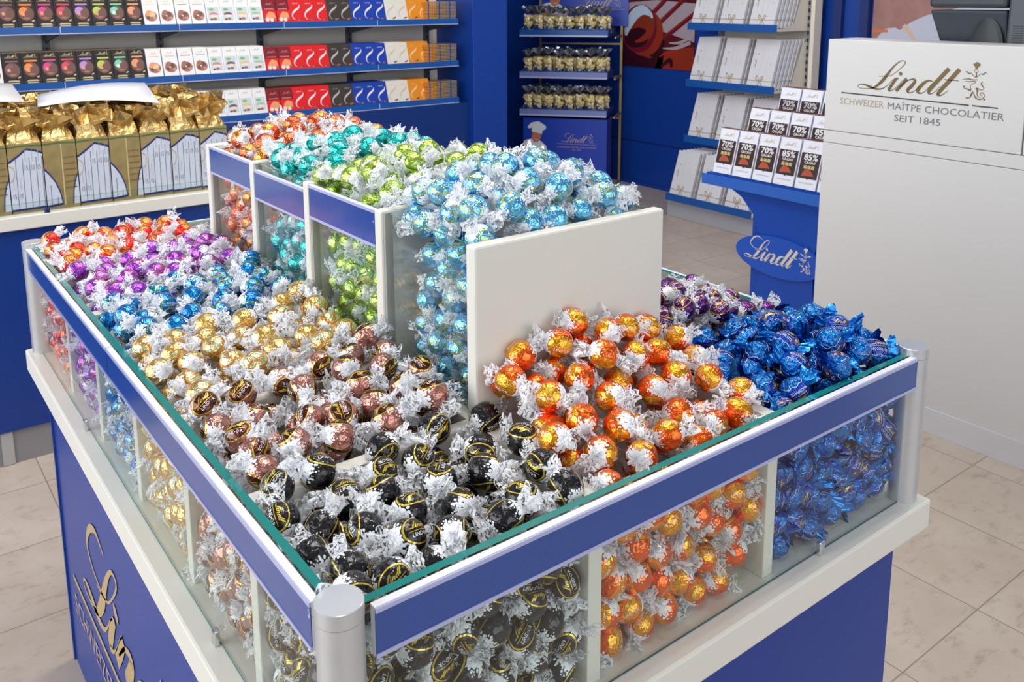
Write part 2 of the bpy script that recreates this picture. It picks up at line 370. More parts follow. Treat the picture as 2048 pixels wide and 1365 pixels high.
# price rails: white clip channel with a blue insert behind a clear lip
def rail(a, b, axis, face, sgn, zt, parent, name='price_rail', h=HRH, th=0.0085):
    """face = coordinate of the visible front, sgn = direction it faces"""
    def bx(mb, lo, hi, z0, z1, mm, a_=a, b_=b):
        lo, hi = sorted((lo, hi))
        if axis == 'x': mb.box(a_, b_, lo, hi, z0, z1, mm)
        else: mb.box(lo, hi, a_, b_, z0, z1, mm)
    m = MB()
    bx(m, face, face - sgn * th, zt - h, zt, RAILWHITE)
    bx(m, face, face + sgn * 0.0022, zt - h, zt - h + 0.0045, RAILCLEAR)
    bx(m, face, face + sgn * 0.0022, zt - 0.0055, zt - 0.0008, RAILCLEAR)
    r = m.build(name, parent)
    m = MB(); bx(m, face, face + sgn * 0.0012, zt - h + 0.0045, zt - 0.0055, RAILBLUE); m.build('blue_insert', r)
    return r
zr = LZ + HR
rail(0.028, LX - 0.012, 'x', -0.0155, -1, zr, isl); rail(0.028, LX - 0.028, 'x', LB + 0.0155, 1, zr, isl)
rail(0.028, 0.80, 'y', -0.0155, -1, zr, isl); rail(0.803, LB - 0.012, 'y', -0.0155, -1, zr, isl)
rail(0.028, LB - 0.028, 'y', LX + 0.0155, 1, zr, isl)
# dividers between the low bins
for yw in YW:
    m = MB(); m.box(0.006, LX - 0.006, yw, yw + TH, LZ, LZ + ZP, CREAM); m.build('divider', isl, 0.0015)
for a, b in ((X1, X1 + TH), (X2 - TH, X2)):
    ys = [0.006] + [q for yw in YW for q in (yw, yw + TH)] + [LB - 0.006]
    for i in range(0, len(ys), 2):
        z0 = LZ
        m = MB(); m.box(a, b, ys[i], ys[i + 1], z0, LZ + ZP - 0.001, CREAM); m.build('divider', isl, 0.0015)
# the raised block of four bins in the middle
for i, yw in enumerate(YW):
    m = MB(); m.box(X1, X2, yw, yw + TH, LZ + ZP, LZ + ZT, CREAM); m.build('tall_divider', isl, 0.0035)
for i in range(4):
    y0, y1 = YW[i] + TH, YW[i + 1]
    drop = 0.0 if i != 2 else 0.012
    pane(X1 + 0.010, X1 + 0.015, y0 + 0.001, y1 - 0.001, LZ + ZP, LZ + ZT - 0.004, 'glass_front')
    pane(X2 - 0.015, X2 - 0.010, y0 + 0.001, y1 - 0.001, LZ + ZP, LZ + ZT - 0.004, 'glass_front')
    m = MB(); m.box(X1 + 0.004, X1 + 0.017, y1 - 0.006, y1 - 0.0005, LZ + ZP, LZ + ZT - 0.003, mat('grey_seal', (0.33, 0.32, 0.29), 0.5)); m.build('glass_seal', isl)
    if i > 0:
        rail(y0 + 0.001, y1 - 0.001, 'y', X1 + 0.003, -1, LZ + ZT - 0.002 - drop, isl, h=0.060, th=0.006)
# little chrome glass clips on the ledge
for px, py, ax in ((-0.011, 1.06, 'y'), (-0.011, 0.345, 'y'), (0.76, -0.011, 'x'), (0.16, -0.011, 'x')):
    m = MB()
    if ax == 'y': m.box(px - 0.003, px + 0.005, py - 0.006, py + 0.006, LZ, LZ + 0.022, CHROME)
    else: m.box(px - 0.006, px + 0.006, py - 0.003, py + 0.005, LZ, LZ + 0.022, CHROME)
    m.build('glass_clip', isl, 0.002)
# ---------------------------------------------------------------- the sweets
def clamp01(v): return max(0.0, min(1.0, v))
BR = 0.0212                                          # radius of a wrapped ball
# clear wrapper end, printed with white leaves
def film_mat():
    m = bpy.data.materials.new('leaf_printed_film'); m.use_nodes = True
    nt = m.node_tree; nt.nodes.clear()
    out = nd(m, 'ShaderNodeOutputMaterial')
    uv = nd(m, 'ShaderNodeUVMap')
    nz = nd(m, 'ShaderNodeTexNoise', i_Scale=5.0, i_Detail=2.0); lk(m, uv.outputs[0], nz.inputs['Vector'])
    ad = nd(m, 'ShaderNodeVectorMath', operation='MULTIPLY_ADD'); lk(m, nz.outputs['Color'], ad.inputs[0]); ad.inputs[1].default_value = (0.35, 0.35, 0)
    lk(m, uv.outputs[0], ad.inputs[2])
    mp = nd(m, 'ShaderNodeMapping'); mp.inputs['Scale'].default_value = (15, 5.0, 1); mp.inputs['Rotation'].default_value = (0, 0, 0.35)
    lk(m, ad.outputs[0], mp.inputs[0])
    vo = nd(m, 'ShaderNodeTexVoronoi', voronoi_dimensions='2D', i_Scale=1.0, i_Randomness=1.0); lk(m, mp.outputs[0], vo.inputs['Vector'])
    leaf = math_(m, 'LESS_THAN', vo.outputs['Distance'], 0.41)
    df = nd(m, 'ShaderNodeBsdfDiffuse'); df.inputs[0].default_value = (0.95, 0.96, 0.99, 1)
    tl = nd(m, 'ShaderNodeBsdfTranslucent'); tl.inputs[0].default_value = (0.95, 0.96, 0.99, 1)
    m1 = nd(m, 'ShaderNodeMixShader'); m1.inputs[0].default_value = 0.40; lk(m, df.outputs[0], m1.inputs[1]); lk(m, tl.outputs[0], m1.inputs[2])
    tr = nd(m, 'ShaderNodeBsdfTransparent'); tr.inputs[0].default_value = (0.97, 0.97, 0.98, 1)
    gl = nd(m, 'ShaderNodeBsdfGlossy'); gl.inputs['Roughness'].default_value = 0.10
    fr = nd(m, 'ShaderNodeLayerWeight'); fr.inputs['Blend'].default_value = 0.25
    fg = math_(m, 'MULTIPLY_ADD', fr.outputs['Fresnel'], 0.6, 0.06)
    m2 = nd(m, 'ShaderNodeMixShader'); lk(m, fg, m2.inputs[0]); lk(m, tr.outputs[0], m2.inputs[1]); lk(m, gl.outputs[0], m2.inputs[2])
    m3 = nd(m, 'ShaderNodeMixShader'); lk(m, leaf, m3.inputs[0]); lk(m, m2.outputs[0], m3.inputs[1]); lk(m, m1.outputs[0], m3.inputs[2])
    m4 = nd(m, 'ShaderNodeMixShader'); m4.inputs[0].default_value = 0.03; lk(m, m3.outputs[0], m4.inputs[1])
    g2 = nd(m, 'ShaderNodeBsdfGlossy'); g2.inputs['Roughness'].default_value = 0.15; lk(m, g2.outputs[0], m4.inputs[2])
    lk(m, m4.outputs[0], out.inputs[0])
    return m
FILM = film_mat()
def foil_mat(name, outer, oval, ring, leaves=True, dark=0.0, rough=0.24, metal=0.85, ringw=0.04, crinkle=0.75):
    m = bpy.data.materials.new(name); m.use_nodes = True; b = P(m)
    tc = nd(m, 'ShaderNodeTexCoord'); sp = nd(m, 'ShaderNodeSeparateXYZ'); lk(m, tc.outputs['Object'], sp.inputs[0])
    cb = nd(m, 'ShaderNodeCombineXYZ')
    lk(m, math_(m, 'DIVIDE', sp.outputs[0], 0.0178), cb.inputs[0]); lk(m, math_(m, 'DIVIDE', sp.outputs[1], 0.0140), cb.inputs[1])
    ln = nd(m, 'ShaderNodeVectorMath', operation='LENGTH'); lk(m, cb.outputs[0], ln.inputs[0])
    r = ln.outputs['Value']
    inside = math_(m, 'LESS_THAN', r, 1.0)
    isring = math_(m, 'COMPARE', r, 1.0, ringw)
    base = mixc(m, inside, outer, oval)
    base = mixc(m, isring, base, ring)
    met = metal
    if leaves:
        mp = nd(m, 'ShaderNodeMapping'); mp.inputs['Scale'].default_value = (170, 330, 330); lk(m, tc.outputs['Object'], mp.inputs[0])
        vo = nd(m, 'ShaderNodeTexVoronoi', i_Scale=1.0); lk(m, mp.outputs[0], vo.inputs['Vector'])
        ax = math_(m, 'ABSOLUTE', sp.outputs[0])
        thr = math_(m, 'MULTIPLY_ADD', ax, 62.0, -0.40)
        lf = math_(m, 'LESS_THAN', vo.outputs['Distance'], thr)
        notin = math_(m, 'GREATER_THAN', r, 1.08)
        lf = math_(m, 'MULTIPLY', lf, notin)
        base = mixc(m, lf, base, (0.85, 0.87, 0.90))
        met = math_(m, 'MULTIPLY_ADD', lf, -metal, metal)
        lk(m, met, b.inputs['Metallic'])
    else: b.inputs['Metallic'].default_value = metal
    lk(m, base, b.inputs['Base Color'])
    b.inputs['Roughness'].default_value = rough
    b.inputs['Coat Weight'].default_value = 0.5; b.inputs['Coat Roughness'].default_value = 0.08
    n1 = nd(m, 'ShaderNodeTexNoise', i_Scale=150.0, i_Detail=2.0, i_Distortion=0.6); lk(m, tc.outputs['Object'], n1.inputs['Vector'])
    v2 = nd(m, 'ShaderNodeTexVoronoi', i_Scale=190.0); lk(m, tc.outputs['Object'], v2.inputs['Vector'])
    hh = math_(m, 'ADD', n1.outputs['Fac'], math_(m, 'MULTIPLY', v2.outputs['Distance'], 0.45))
    bp = nd(m, 'ShaderNodeBump', i_Strength=crinkle, i_Distance=0.0022 * (1 + (crinkle > 0.9))); lk(m, hh, bp.inputs['Height'])
    lk(m, bp.outputs[0], b.inputs['Normal'])
    bp2 = nd(m, 'ShaderNodeBump', i_Strength=0.35, i_Distance=0.0015); lk(m, hh, bp2.inputs['Height'])
    lk(m, bp2.outputs[0], b.inputs['Coat Normal'])
    return m
WHITEPR = mat('white_foil_print', (0.85, 0.85, 0.86), 0.35)
YELLOWPR = mat('yellow_gold_print', (0.80, 0.58, 0.06), 0.3, 0.5)
ORANGEPR = mat('orange_foil_print', (0.75, 0.22, 0.05), 0.3, 0.5)

def ball_mesh(name, fm, seed, script_m, word_m, word='LINDOR', nut=False, sticker=False):
    rr = random.Random(seed); mb = MB()
    nu, nv = 30, 17
    ph = [rr.uniform(0, 6.28) for _ in range(8)]
    def rad(th, la):
        """th around the twist axis, la from pole to pole (0..pi)"""
        q = 1 + 0.012 * math.sin(3 * th + ph[0]) * math.sin(2 * la + ph[1]) + 0.010 * math.sin(7 * th + ph[2] + 3 * la)
        pl = max(0.0, abs(math.cos(la)) - 0.72) / 0.28
        q += 0.05 * pl * math.sin(11 * th + ph[3])
        if nut: q *= 1 + 0.05 * math.sin(2 * th + ph[4]) ** 2 + 0.035 * math.sin(5 * th + ph[5] + 2 * la)
        return q * BR
    rings = []
    for i in range(nv + 1):
        la = PI * i / nv
        ring = []
        for j in range(nu):
            th = 2 * PI * j / nu; r = rad(th, la)
            sx = 1.04
            ring.append((-r * math.cos(la) * sx, r * math.sin(la) * math.cos(th), r * math.sin(la) * math.sin(th)))
        rings.append(ring)
    mb.grid(rings, fm, True)
    # the lettering follows the ball on both faces
    for sg in (1, -1):
        def fn(u, v):
            v_ = v * sg
            x, y = u, v_
            z2 = max(0.0, 1 - (x * x + y * y) / (BR * BR))
            z = math.sqrt(z2) * BR * sg
            d = Vector((x, y, z)).normalized()
            la = math.acos(max(-1, min(1, -d.x))); th = math.atan2(d.z, d.y)
            r = rad(th, la) * 1.006 + 0.00012
            return (d.x * r * 1.04, d.y * r, d.z * r)
        if word == 'LINDOR':
            text(mb, word, fn, 0.0060, word_m, cx=0.0005, cy=-0.0070, width=0.0215, res=1)
            logo(mb, lambda u, v: fn((u - 0.27) * 0.064, v * 0.062 + 0.0004), script_m, k=1, line=False, crest=False, wmul=1.5)
            ribbon(mb, [(-0.0135, -0.0010, 0.0006), (0, -0.0010, 0.0006), (0.0135, -0.0010, 0.0006)], fn, script_m, 2)
        else:
            text(mb, word, fn, 0.0055, word_m, cx=0.0, cy=-0.0070, width=0.0245, res=1)
            logo(mb, lambda u, v: fn((u - 0.27) * 0.055, v * 0.060 + 0.0012), script_m, k=1, line=False, crest=False, wmul=1.5)
            ribbon(mb, [(-0.0095, -0.0003, 0.0005), (0, -0.0003, 0.0005), (0.0095, -0.0003, 0.0005)], fn, script_m, 2)
            for s2 in (0.0128, -0.0128):
                ribbon(mb, [(-0.016 + 0.0032 * k_, s2 + 0.0011 * math.sin(k_ * 1.7), 0.0005) for k_ in range(11)], fn, WHITEPR, 1)
            disc(mb, 0.0155, 0.001, 0.0044, 0.0044, fn, mat('hazelnut_brown', (0.22, 0.045, 0.02), 0.3), 12)
            disc(mb, 0.0155, 0.001, 0.0018, 0.0018, lambda u, v: tuple(Vector(fn(u, v)) * 1.012), mat('hazelnut_core', (0.65, 0.35, 0.13), 0.4), 8)
        if sticker and sg == 1:
            fo = lambda u, v: tuple(Vector(fn(u, v)) * 1.02)
            poly(mb, [(-0.0135, -0.0035), (-0.0055, -0.0035), (-0.0055, 0.0065), (-0.0135, 0.0065)], fo, WHITEPR)
            for k_ in range(7):
                fb = lambda u, v: tuple(Vector(fn(u, v)) * 1.028)
                poly(mb, [(-0.0125, -0.0028 + k_ * 0.0009), (-0.0075, -0.0028 + k_ * 0.0009), (-0.0075, -0.0024 + k_ * 0.0009), (-0.0125, -0.0024 + k_ * 0.0009)], fb, BLACK)
    return mb.mesh(name)

def tail_mesh(name, seed, fm, L=0.023, W=0.0175, squash=0.55, ragged=0.25):
    rr = random.Random(seed); n = 40; rows = 7
    mb = MB(); ph = [rr.uniform(0, 6.28) for _ in range(6)]
    jag = [rr.uniform(-1, 1) for _ in range(n)]
    twist = rr.uniform(-0.8, 0.8)
    bend = (rr.uniform(-0.25, 0.25), rr.uniform(-0.25, 0.25))
    rings = []
    for i in range(rows):
        t = i / (rows - 1); ring = []
        for j in range(n):
            th = 2 * PI * j / n
            r = 0.0042 * (1 - t) ** 2 + 0.0028 + (W - 0.0028) * t ** 0.75
            pl = 0.20 + 0.34 * t
            r *= 1 + pl * math.sin(7 * th + ph[0] + 0.6 * math.sin(3 * t + ph[2])) * (0.55 + 0.45 * math.sin(2 * th + ph[1])) + 0.10 * t * jag[j]
            x = BR * 0.93 + L * t * (1 + ragged * 0.55 * math.sin(3 * th + ph[3]) + ragged * 0.5 * jag[j]) - 0.003 * t * abs(math.cos(7 * th / 2))
            a = th + twist * (1 - t)
            y = r * math.cos(a); z = r * math.sin(a) * (1 - (1 - squash) * t)
            ring.append((x, y + bend[0] * L * t * t, z + bend[1] * L * t * t))
        rings.append(ring)
    mb.grid(rings, fm, True, smooth=False)
    me = mb.mesh(name)
    uvl = me.uv_layers.new(name='UVMap')
    for p in me.polygons:
        for li in p.loop_indices:
            vi = me.loops[li].vertex_index; a, b_ = divmod(vi, n)
            u = b_ / n
            if u == 0 and any(me.loops[q].vertex_index % n == n - 1 for q in p.loop_indices): u = 1.0
            uvl.data[li].uv = (u, a / (rows - 1) + 0.13 * seed)
    return me
TAILS = [tail_mesh('film_end', s_, FILM, L=0.0175 + 0.003 * (s_ % 3), W=0.0140 + 0.002 * (s_ % 2), squash=0.45 + 0.12 * (s_ % 3)) for s_ in range(6)]

# name: outer foil, oval field, ring, script colour, word colour
KIND = {
 'black':   ((0.012, 0.010, 0.012), (0.012, 0.009, 0.010), (0.80, 0.58, 0.06), YELLOWPR),
 'brown':   ((0.46, 0.20, 0.155), (0.085, 0.018, 0.010), (0.78, 0.52, 0.06), YELLOWPR),
 'gold':    ((0.76, 0.46, 0.13), (0.70, 0.66, 0.30), (0.80, 0.20, 0.03), ORANGEPR),
 'orange':  ((0.90, 0.13, 0.008), (0.93, 0.34, 0.015), (0.85, 0.50, 0.04), YELLOWPR),
 'paleblue': ((0.13, 0.46, 0.74), (0.16, 0.52, 0.78), (0.62, 0.66, 0.10), YELLOWPR),
 'midblue': ((0.005, 0.18, 0.54), (0.006, 0.22, 0.56), (0.40, 0.52, 0.10), YELLOWPR),
 'violet':  ((0.34, 0.06, 0.52), (0.40, 0.08, 0.55), (0.75, 0.32, 0.10), ORANGEPR),
 'red':     ((0.88, 0.025, 0.012), (0.95, 0.16, 0.015), (0.85, 0.45, 0.05), YELLOWPR),
 'copper':  ((0.70, 0.09, 0.02), (0.78, 0.20, 0.03), (0.80, 0.42, 0.05), YELLOWPR),
 'teal':    ((0.008, 0.47, 0.42), (0.010, 0.52, 0.47), (0.01, 0.20, 0.20), mat('teal_print', (0.01, 0.18, 0.18), 0.4)),
 'green':   ((0.40, 0.62, 0.06), (0.44, 0.66, 0.08), (0.16, 0.20, 0.03), mat('olive_print', (0.20, 0.24, 0.03), 0.4)),
 'aubergine': ((0.105, 0.008, 0.14), (0.12, 0.010, 0.15), (0.72, 0.62, 0.05), YELLOWPR),
 'silver':  ((0.62, 0.63, 0.66), (0.55, 0.56, 0.60), (0.3, 0.3, 0.3), mat('grey_print', (0.2, 0.2, 0.2), 0.4)),
}
BALL = {}
for i, (k_, (a_, b_, c_, sm_)) in enumerate(KIND.items()):
    fm = foil_mat(k_ + '_foil', a_, b_, c_, rough=0.20 if k_ == 'black' else 0.25, metal=0.55 if k_ == 'black' else 0.88)
    BALL[k_] = [ball_mesh(k_ + '_ball', fm, 10 * i + s_, sm_, WHITEPR, sticker=(k_ == 'midblue' and s_ == 0)) for s_ in range(2)]
NUTFOIL = foil_mat('nut_foil', (0.006, 0.16, 0.55), (0.012, 0.055, 0.40), (0.012, 0.06, 0.42), leaves=False, rough=0.22, metal=0.85, crinkle=1.0)
BALL['nut'] = [ball_mesh('nut_ball', NUTFOIL, 300 + s_, YELLOWPR, WHITEPR, word='NOCCIOLATTE', nut=True) for s_ in range(3)]
NUTTAIL = mat('nut_foil_end', (0.008, 0.20, 0.62), 0.24, 0.88, coat=0.4)
def _nb():
    m = NUTTAIL; tc = nd(m, 'ShaderNodeTexCoord'); n1 = nd(m, 'ShaderNodeTexNoise', i_Scale=200.0, i_Detail=2.0); lk(m, tc.outputs['Object'], n1.inputs['Vector'])
    bp = nd(m, 'ShaderNodeBump', i_Strength=0.5, i_Distance=0.002); lk(m, n1.outputs['Fac'], bp.inputs['Height']); lk(m, bp.outputs[0], P(m).inputs['Normal'])
_nb()
NTAILS = [tail_mesh('foil_end', 50 + s_, NUTTAIL, L=0.021, W=0.0175, squash=0.4, ragged=0.12) for s_ in range(4)]

ALLTOP = []
def scatter(bx0, bx1, by0, by1, hfun, sides, rng, zmin=0.0, dtop=0.0465, under=True, skipf=None, nback=True, rim=ZP, over=(0, 0, 0, 0)):
    """positions of sweets: the heap's surface, the layer under it, and the layers behind each glass side"""
    acc = []
    def tryadd(pts, dmin, lay, filt=None):
        for p in pts:
            if filt and not filt(p): continue
            if lay == 0 and ALLTOP:
                if np.min(np.sum((np.array(ALLTOP) - p) ** 2, 1)) < (dmin * 0.9) ** 2: continue
            if acc:
                A = np.array([a[0] for a in acc])
                if np.min(np.sum((A - p) ** 2, 1)) < dmin * dmin: continue
            acc.append((p, lay))
    m_ = BR * 0.75
    n = 2500
    xy = np.stack([rng.uniform(bx0 + m_, bx1 - m_, n), rng.uniform(by0 + m_, by1 - m_, n)], 1)
    # sweets heaped over a divider lie on its top edge
    xo = np.stack([rng.uniform(bx0 + (-over[0] if over[0] else m_), bx1 - (-over[1] if over[1] else m_), n), rng.uniform(by0 + (-over[2] if over[2] else m_), by1 - (-over[3] if over[3] else m_), n)], 1)
    def topz(x, y):
        z = hfun(x, y) - BR + rng.uniform(-0.004, 0.003)
        k = [0.0]
        for ov, dd in ((over[0], x - bx0), (over[1], bx1 - x), (over[2], y - by0), (over[3], by1 - y)):
            if ov: k.append(clamp01(1 - dd / (BR * 0.8)))
        k = max(k)
        return max(z, z * (1 - k) + (rim + BR * 0.45) * k)
    tryadd([np.array([x, y, topz(x, y)]) for x, y in (xo if any(over) else xy)], dtop, 0)
    ALLTOP.extend(a[0] for a in acc)
    def inside(p):
        if p[2] < zmin + BR * 0.9 or p[2] > hfun(p[0], p[1]) - BR * 1.2: return False
        return not (skipf and skipf(p))
    for s_ in sides:
        for depth, dm in ((0.0005, 0.0395), (0.034, 0.0405)):
            pts = []
            for _ in range(2200):
                z = rng.uniform(zmin + BR, zmin + 0.29)
                off = BR + depth + rng.uniform(0, 0.004)
                if s_ == 'y0': pts.append(np.array([rng.uniform(bx0 + m_, bx1 - m_), by0 + off, z]))
                if s_ == 'x0': pts.append(np.array([bx0 + off, rng.uniform(by0 + m_, by1 - m_), z]))
            pts.sort(key=lambda q: q[2] + rng.uniform(0, 0.012))
            tryadd(pts, dm, 1 if depth < 0.01 else 2, inside)
    if under:
        pts = [np.array([x, y, hfun(x, y) - BR - 0.034 + rng.uniform(-0.004, 0.004)]) for x, y in xy[::-1]]
        tryadd(pts, 0.0395, 3)
    return acc

def place_sweets(kind, accs, box, rng, labels, group, name, tails=None, word='truffle'):
    """accs: (position, layer); builds ball + two wrapper ends for each"""
    tails = tails or TAILS
    A = np.array([a[0] for a in accs])
    for p, lay in accs:
        dd = A - p; near = A[(np.sum(dd * dd, 1) < 0.085 ** 2) & (np.sum(dd * dd, 1) > 1e-8)]
        best = None
        for _ in range(26):
            az = rng.uniform(0, 2 * PI); el = math.asin(rng.uniform(-0.5, 0.5))
            if lay in (1, 2): el = math.asin(rng.uniform(-0.9, 0.9))
            d = np.array([math.cos(az) * math.cos(el), math.sin(az) * math.cos(el), math.sin(el)])
            c = 0.0
            for sg in (1, -1):
                for q in (0.029, 0.040):
                    e = p + d * sg * q
                    if len(near): c += np.sum(np.clip(0.025 - np.sqrt(np.sum((near - e) ** 2, 1)), 0, 1)) * 1.0
                    rr_ = 0.009
                    for ax in (0, 1):
                        c += 14.0 * max(0, box[ax * 2] + rr_ - e[ax]) + 14.0 * max(0, e[ax] - box[ax * 2 + 1] + rr_)
                    c += 2.0 * max(0, box[4] - e[2])
            c += rng.uniform(0, 0.004)
            if best is None or c < best[0]: best = (c, d)
        d = Vector(best[1])
        roll = rng.uniform(0, 2 * PI)
        q = Vector((1, 0, 0)).rotation_difference(d) @ Matrix.Rotation(roll, 3, 'X').to_quaternion()
        o = bpy.data.objects.new(name, BALL[kind][int(rng.integers(len(BALL[kind])))])
        COL.objects.link(o)
        sc_ = rng.uniform(0.95, 1.03)
        o.rotation_mode = 'QUATERNION'; o.rotation_quaternion = q
        o.location = (p[0], p[1], LZ + p[2]); o.scale = (sc_,) * 3
        g = 1 if lay in (1, 2) else 0
        o['label'] = labels[g]; o['category'] = 'wrapped chocolate'; o['group'] = group[g]
        if lay == 3 and kind != 'nut' and rng.uniform() < 0.0: continue
        for sg in (0, 1):
            t = bpy.data.objects.new('wrapper_end', tails[int(rng.integers(len(tails)))])
            COL.objects.link(t); t.parent = o
            t.rotation_euler = (rng.uniform(0, 6.28), 0, PI * sg + rng.uniform(-0.25, 0.25))
        # (wrapper ends ride on their sweet)

rng = np.random.default_rng(11)
def bumpy(ph):
    return lambda x, y: 0.006 * math.sin(31 * x + ph) * math.sin(27 * y + 1.7 * ph)
LOWX = (0.006, X1); RX = (X2, LX - 0.006); MX = (X1 + TH, X2 - TH)
rows = [(0.006, YW[0])] + [(YW[i] + TH, YW[i + 1]) for i in range(4)] + [(YW[4] + TH, LB - 0.006)]
BINS = []
def heap(b0, b1, dx=1.0, e=1.0, ph=0.0, x0=0.0, x1=X1):
    """height rises from b0 at the x0 side to b1 at the x1 side"""
    w = bumpy(ph)
    return lambda x, y: b0 + (b1 - b0) * clamp01((x - x0) / (x1 - x0)) ** e + w(x, y)
place = [
 # kind, x-range, y-range, height, glass sides, colour words, place words
 ('black', LOWX, rows[0], lambda x, y, w=bumpy(1): 0.257 + 0.022 * clamp01(x / 0.3) * clamp01(0.3 + y / 0.25) + w(x, y), ('y0', 'x0'), 'black foil', 'in the nearest corner bin'),
 ('brown', LOWX, rows[1], heap(0.262, 0.315, ph=2), ('x0',), 'pink and brown foil', 'between the black and gold ones'),
 ('gold', LOWX, rows[2], heap(0.268, 0.318, ph=3), ('x0',), 'pale gold foil', 'between the brown and bright blue ones'),
 ('midblue', LOWX, rows[3], heap(0.272, 0.315, ph=4), ('x0',), 'bright blue foil', 'between the gold and light purple ones'),
 ('violet', LOWX, rows[4], heap(0.276, 0.310, ph=5), ('x0',), 'light purple foil', 'between the red and bright blue ones'),
 ('red', LOWX, rows[5], heap(0.284, 0.292, ph=6), ('x0',), 'bright red foil', 'in the far corner bin'),
 ('silver', (X1 + TH, 0.43), rows[5], lambda x, y: 0.262, (), 'silver grey foil', 'behind the raised bins'),
 ('orange', MX, rows[0], lambda x, y, w=bumpy(7): 0.245 + 0.135 * clamp01(y / 0.2) ** 1.1 * (1 - 0.35 * abs((x - 0.47) / 0.17)) + w(x, y), ('y0',), 'orange foil', 'below the plain cream panel'),
 ('nut', RX, rows[0], lambda x, y, w=bumpy(8): 0.256 + 0.068 * math.exp(-((x - 0.865) / 0.10) ** 2 - ((y - 0.11) / 0.10) ** 2) + w(x, y), ('y0',), 'dark blue foil hazelnut', 'beside the right post'),
 ('aubergine', RX, rows[1], lambda x, y, w=bumpy(9): 0.268 + 0.080 * math.exp(-((x - 0.73) / 0.13) ** 2 - ((y - 0.33) / 0.16) ** 2) + w(x, y), (), 'dark aubergine foil', 'behind the dark blue ones'),
]
cnt = {}
OVER = {'black': (0, .012, 0, .006), 'brown': (0, 0, .004, .013), 'gold': (0, 0, 0, .013), 'midblue': (0, 0, 0, .013), 'violet': (0, 0, 0, .013), 'orange': (.003, .013, 0, 0), 'nut': (0, 0, 0, .006), 'aubergine': (0, 0, .004, 0), 'silver': (0, 0, 0, 0)}
for kind, xr, yr, hf, sides, cw, pw in place:
    skipf = None
    if kind == 'orange': skipf = lambda p: p[2] < 0.015 + 0.55 * (p[0] - 0.565)
    acc = scatter(xr[0], xr[1], yr[0], yr[1], hf, sides, rng, skipf=skipf, dtop=0.0450 if kind != 'nut' else 0.0430,
                  over=OVER.get(kind, (0, 0, 0, 0)))
    if kind in ('midblue', 'violet', 'red', 'silver'):
        acc = [a for a in acc if a[1] != 2]
    word = 'chocolate' if kind == 'nut' else 'truffle'
    endw = 'twisted foil ends' if kind == 'nut' else 'clear twisted ends'
    l0 = '%s %s with %s, heaped %s' % (cw, word, endw, pw)
    l1 = '%s %s seen low behind glass, %s' % (cw, word, pw)
    assert max(len(l0.split()), len(l1.split())) <= 16, (l0, l1)
    place_sweets(kind, acc, (xr[0], xr[1], yr[0], yr[1], 0.0), rng, (l0, l1),
                 ('%s sweets on the heap' % cw, '%s sweets behind the glass' % cw),
                 {'nut': 'hazelnut_chocolate'}.get(kind, {'midblue': 'blue', 'silver': 'grey', 'aubergine': 'dark_purple'}.get(kind, kind) + '_truffle'), tails=NTAILS if kind == 'nut' else None)
    cnt[kind] = len(acc)
tall = [('paleblue', 'pale blue foil', 'nearest raised bin, above the cream panel'), ('green', 'lime green foil', 'raised bin between pale blue and teal'),
        ('teal', 'teal foil', 'raised bin between green and copper'), ('copper', 'copper red foil', 'farthest raised bin')]
for i, (kind, cw, pw) in enumerate(tall):
    y0, y1 = YW[i] + TH, YW[i + 1]
    pk = (0.085, 0.060, 0.058, 0.062)[i]
    hf = lambda x, y, w=bumpy(20 + i), y0=y0, y1=y1, pk=pk: 0.500 + pk * math.sin(PI * clamp01((x - X1) / (X2 - X1))) ** 0.6 * math.sin(PI * (0.15 + 0.7 * (y - y0) / (y1 - y0))) + w(x, y)
    acc = scatter(X1 + 0.016, X2 - 0.016, y0, y1, hf, ('x0',), rng, zmin=0.22, skipf=lambda p, y1=y1, i=i: p[1] > y1 - (0.078 if i == 0 else 0.030) + 0.1 * (0.45 - p[2]) * (i == 0), rim=ZT, over=(0, 0, 0, .013 if i < 3 else 0))
    place_sweets(kind, acc, (X1 + 0.016, X2 - 0.016, y0, y1, 0.2), rng,
                 ('round %s truffle with clear twisted ends, %s' % (cw, pw), 'round %s truffle pressed behind glass, %s' % (cw, pw)),
                 ('%s sweets on the heap' % cw, '%s sweets behind the glass' % cw), {'paleblue': 'pale_blue'}.get(kind, kind) + '_truffle')
    cnt[kind] = len(acc)
print('SWEETS', cnt, sum(cnt.values()))
# ---------------------------------------------------------------- wall shelving with chocolate bars
def cp(o, loc=None, label=None, group=None, rot=None):
    c = o.copy(); COL.objects.link(c)
    if loc is not None: c.location = loc
    if rot is not None: c.rotation_euler = rot
    if label: c['label'] = label
    if group: c['group'] = group
    for ch in o.children:
        d = ch.copy(); COL.objects.link(d); d.parent = c
        for g in ch.children:
            e = g.copy(); COL.objects.link(e); e.parent = d
    return c
SY = 4.60; SZ = (1.460, 1.166, 0.906)
sh = empty('wall_shelving', (0, 0, 0)); tag(sh, 'blue wall shelving with cream back and three shelves of chocolate bars', 'shelving')
m = MB(); m.box(-1.8, 3.34, 5.02, 5.06, 0.86, 2.4, mat('shelving_back_cream', (0.88, 0.82, 0.71), 0.5)); m.build('back_panel', sh)
m = MB(); m.box(-1.8, 3.30, SY - 0.01, 5.0, 0, 0.862, mat('plinth_blue', (0.002, 0.028, 0.17), 0.4)); m.build('base_cabinet', sh, 0.002)
m = MB(); m.box(3.30, 3.60, SY - 0.06, 5.4, 0, 3.0, WALLBLUE); m.build('end_panel', sh, 0.003)
m = MB(); m.box(-1.2, 3.29, SY, 5.02, 1.69, 1.72, SHELFCREAM)
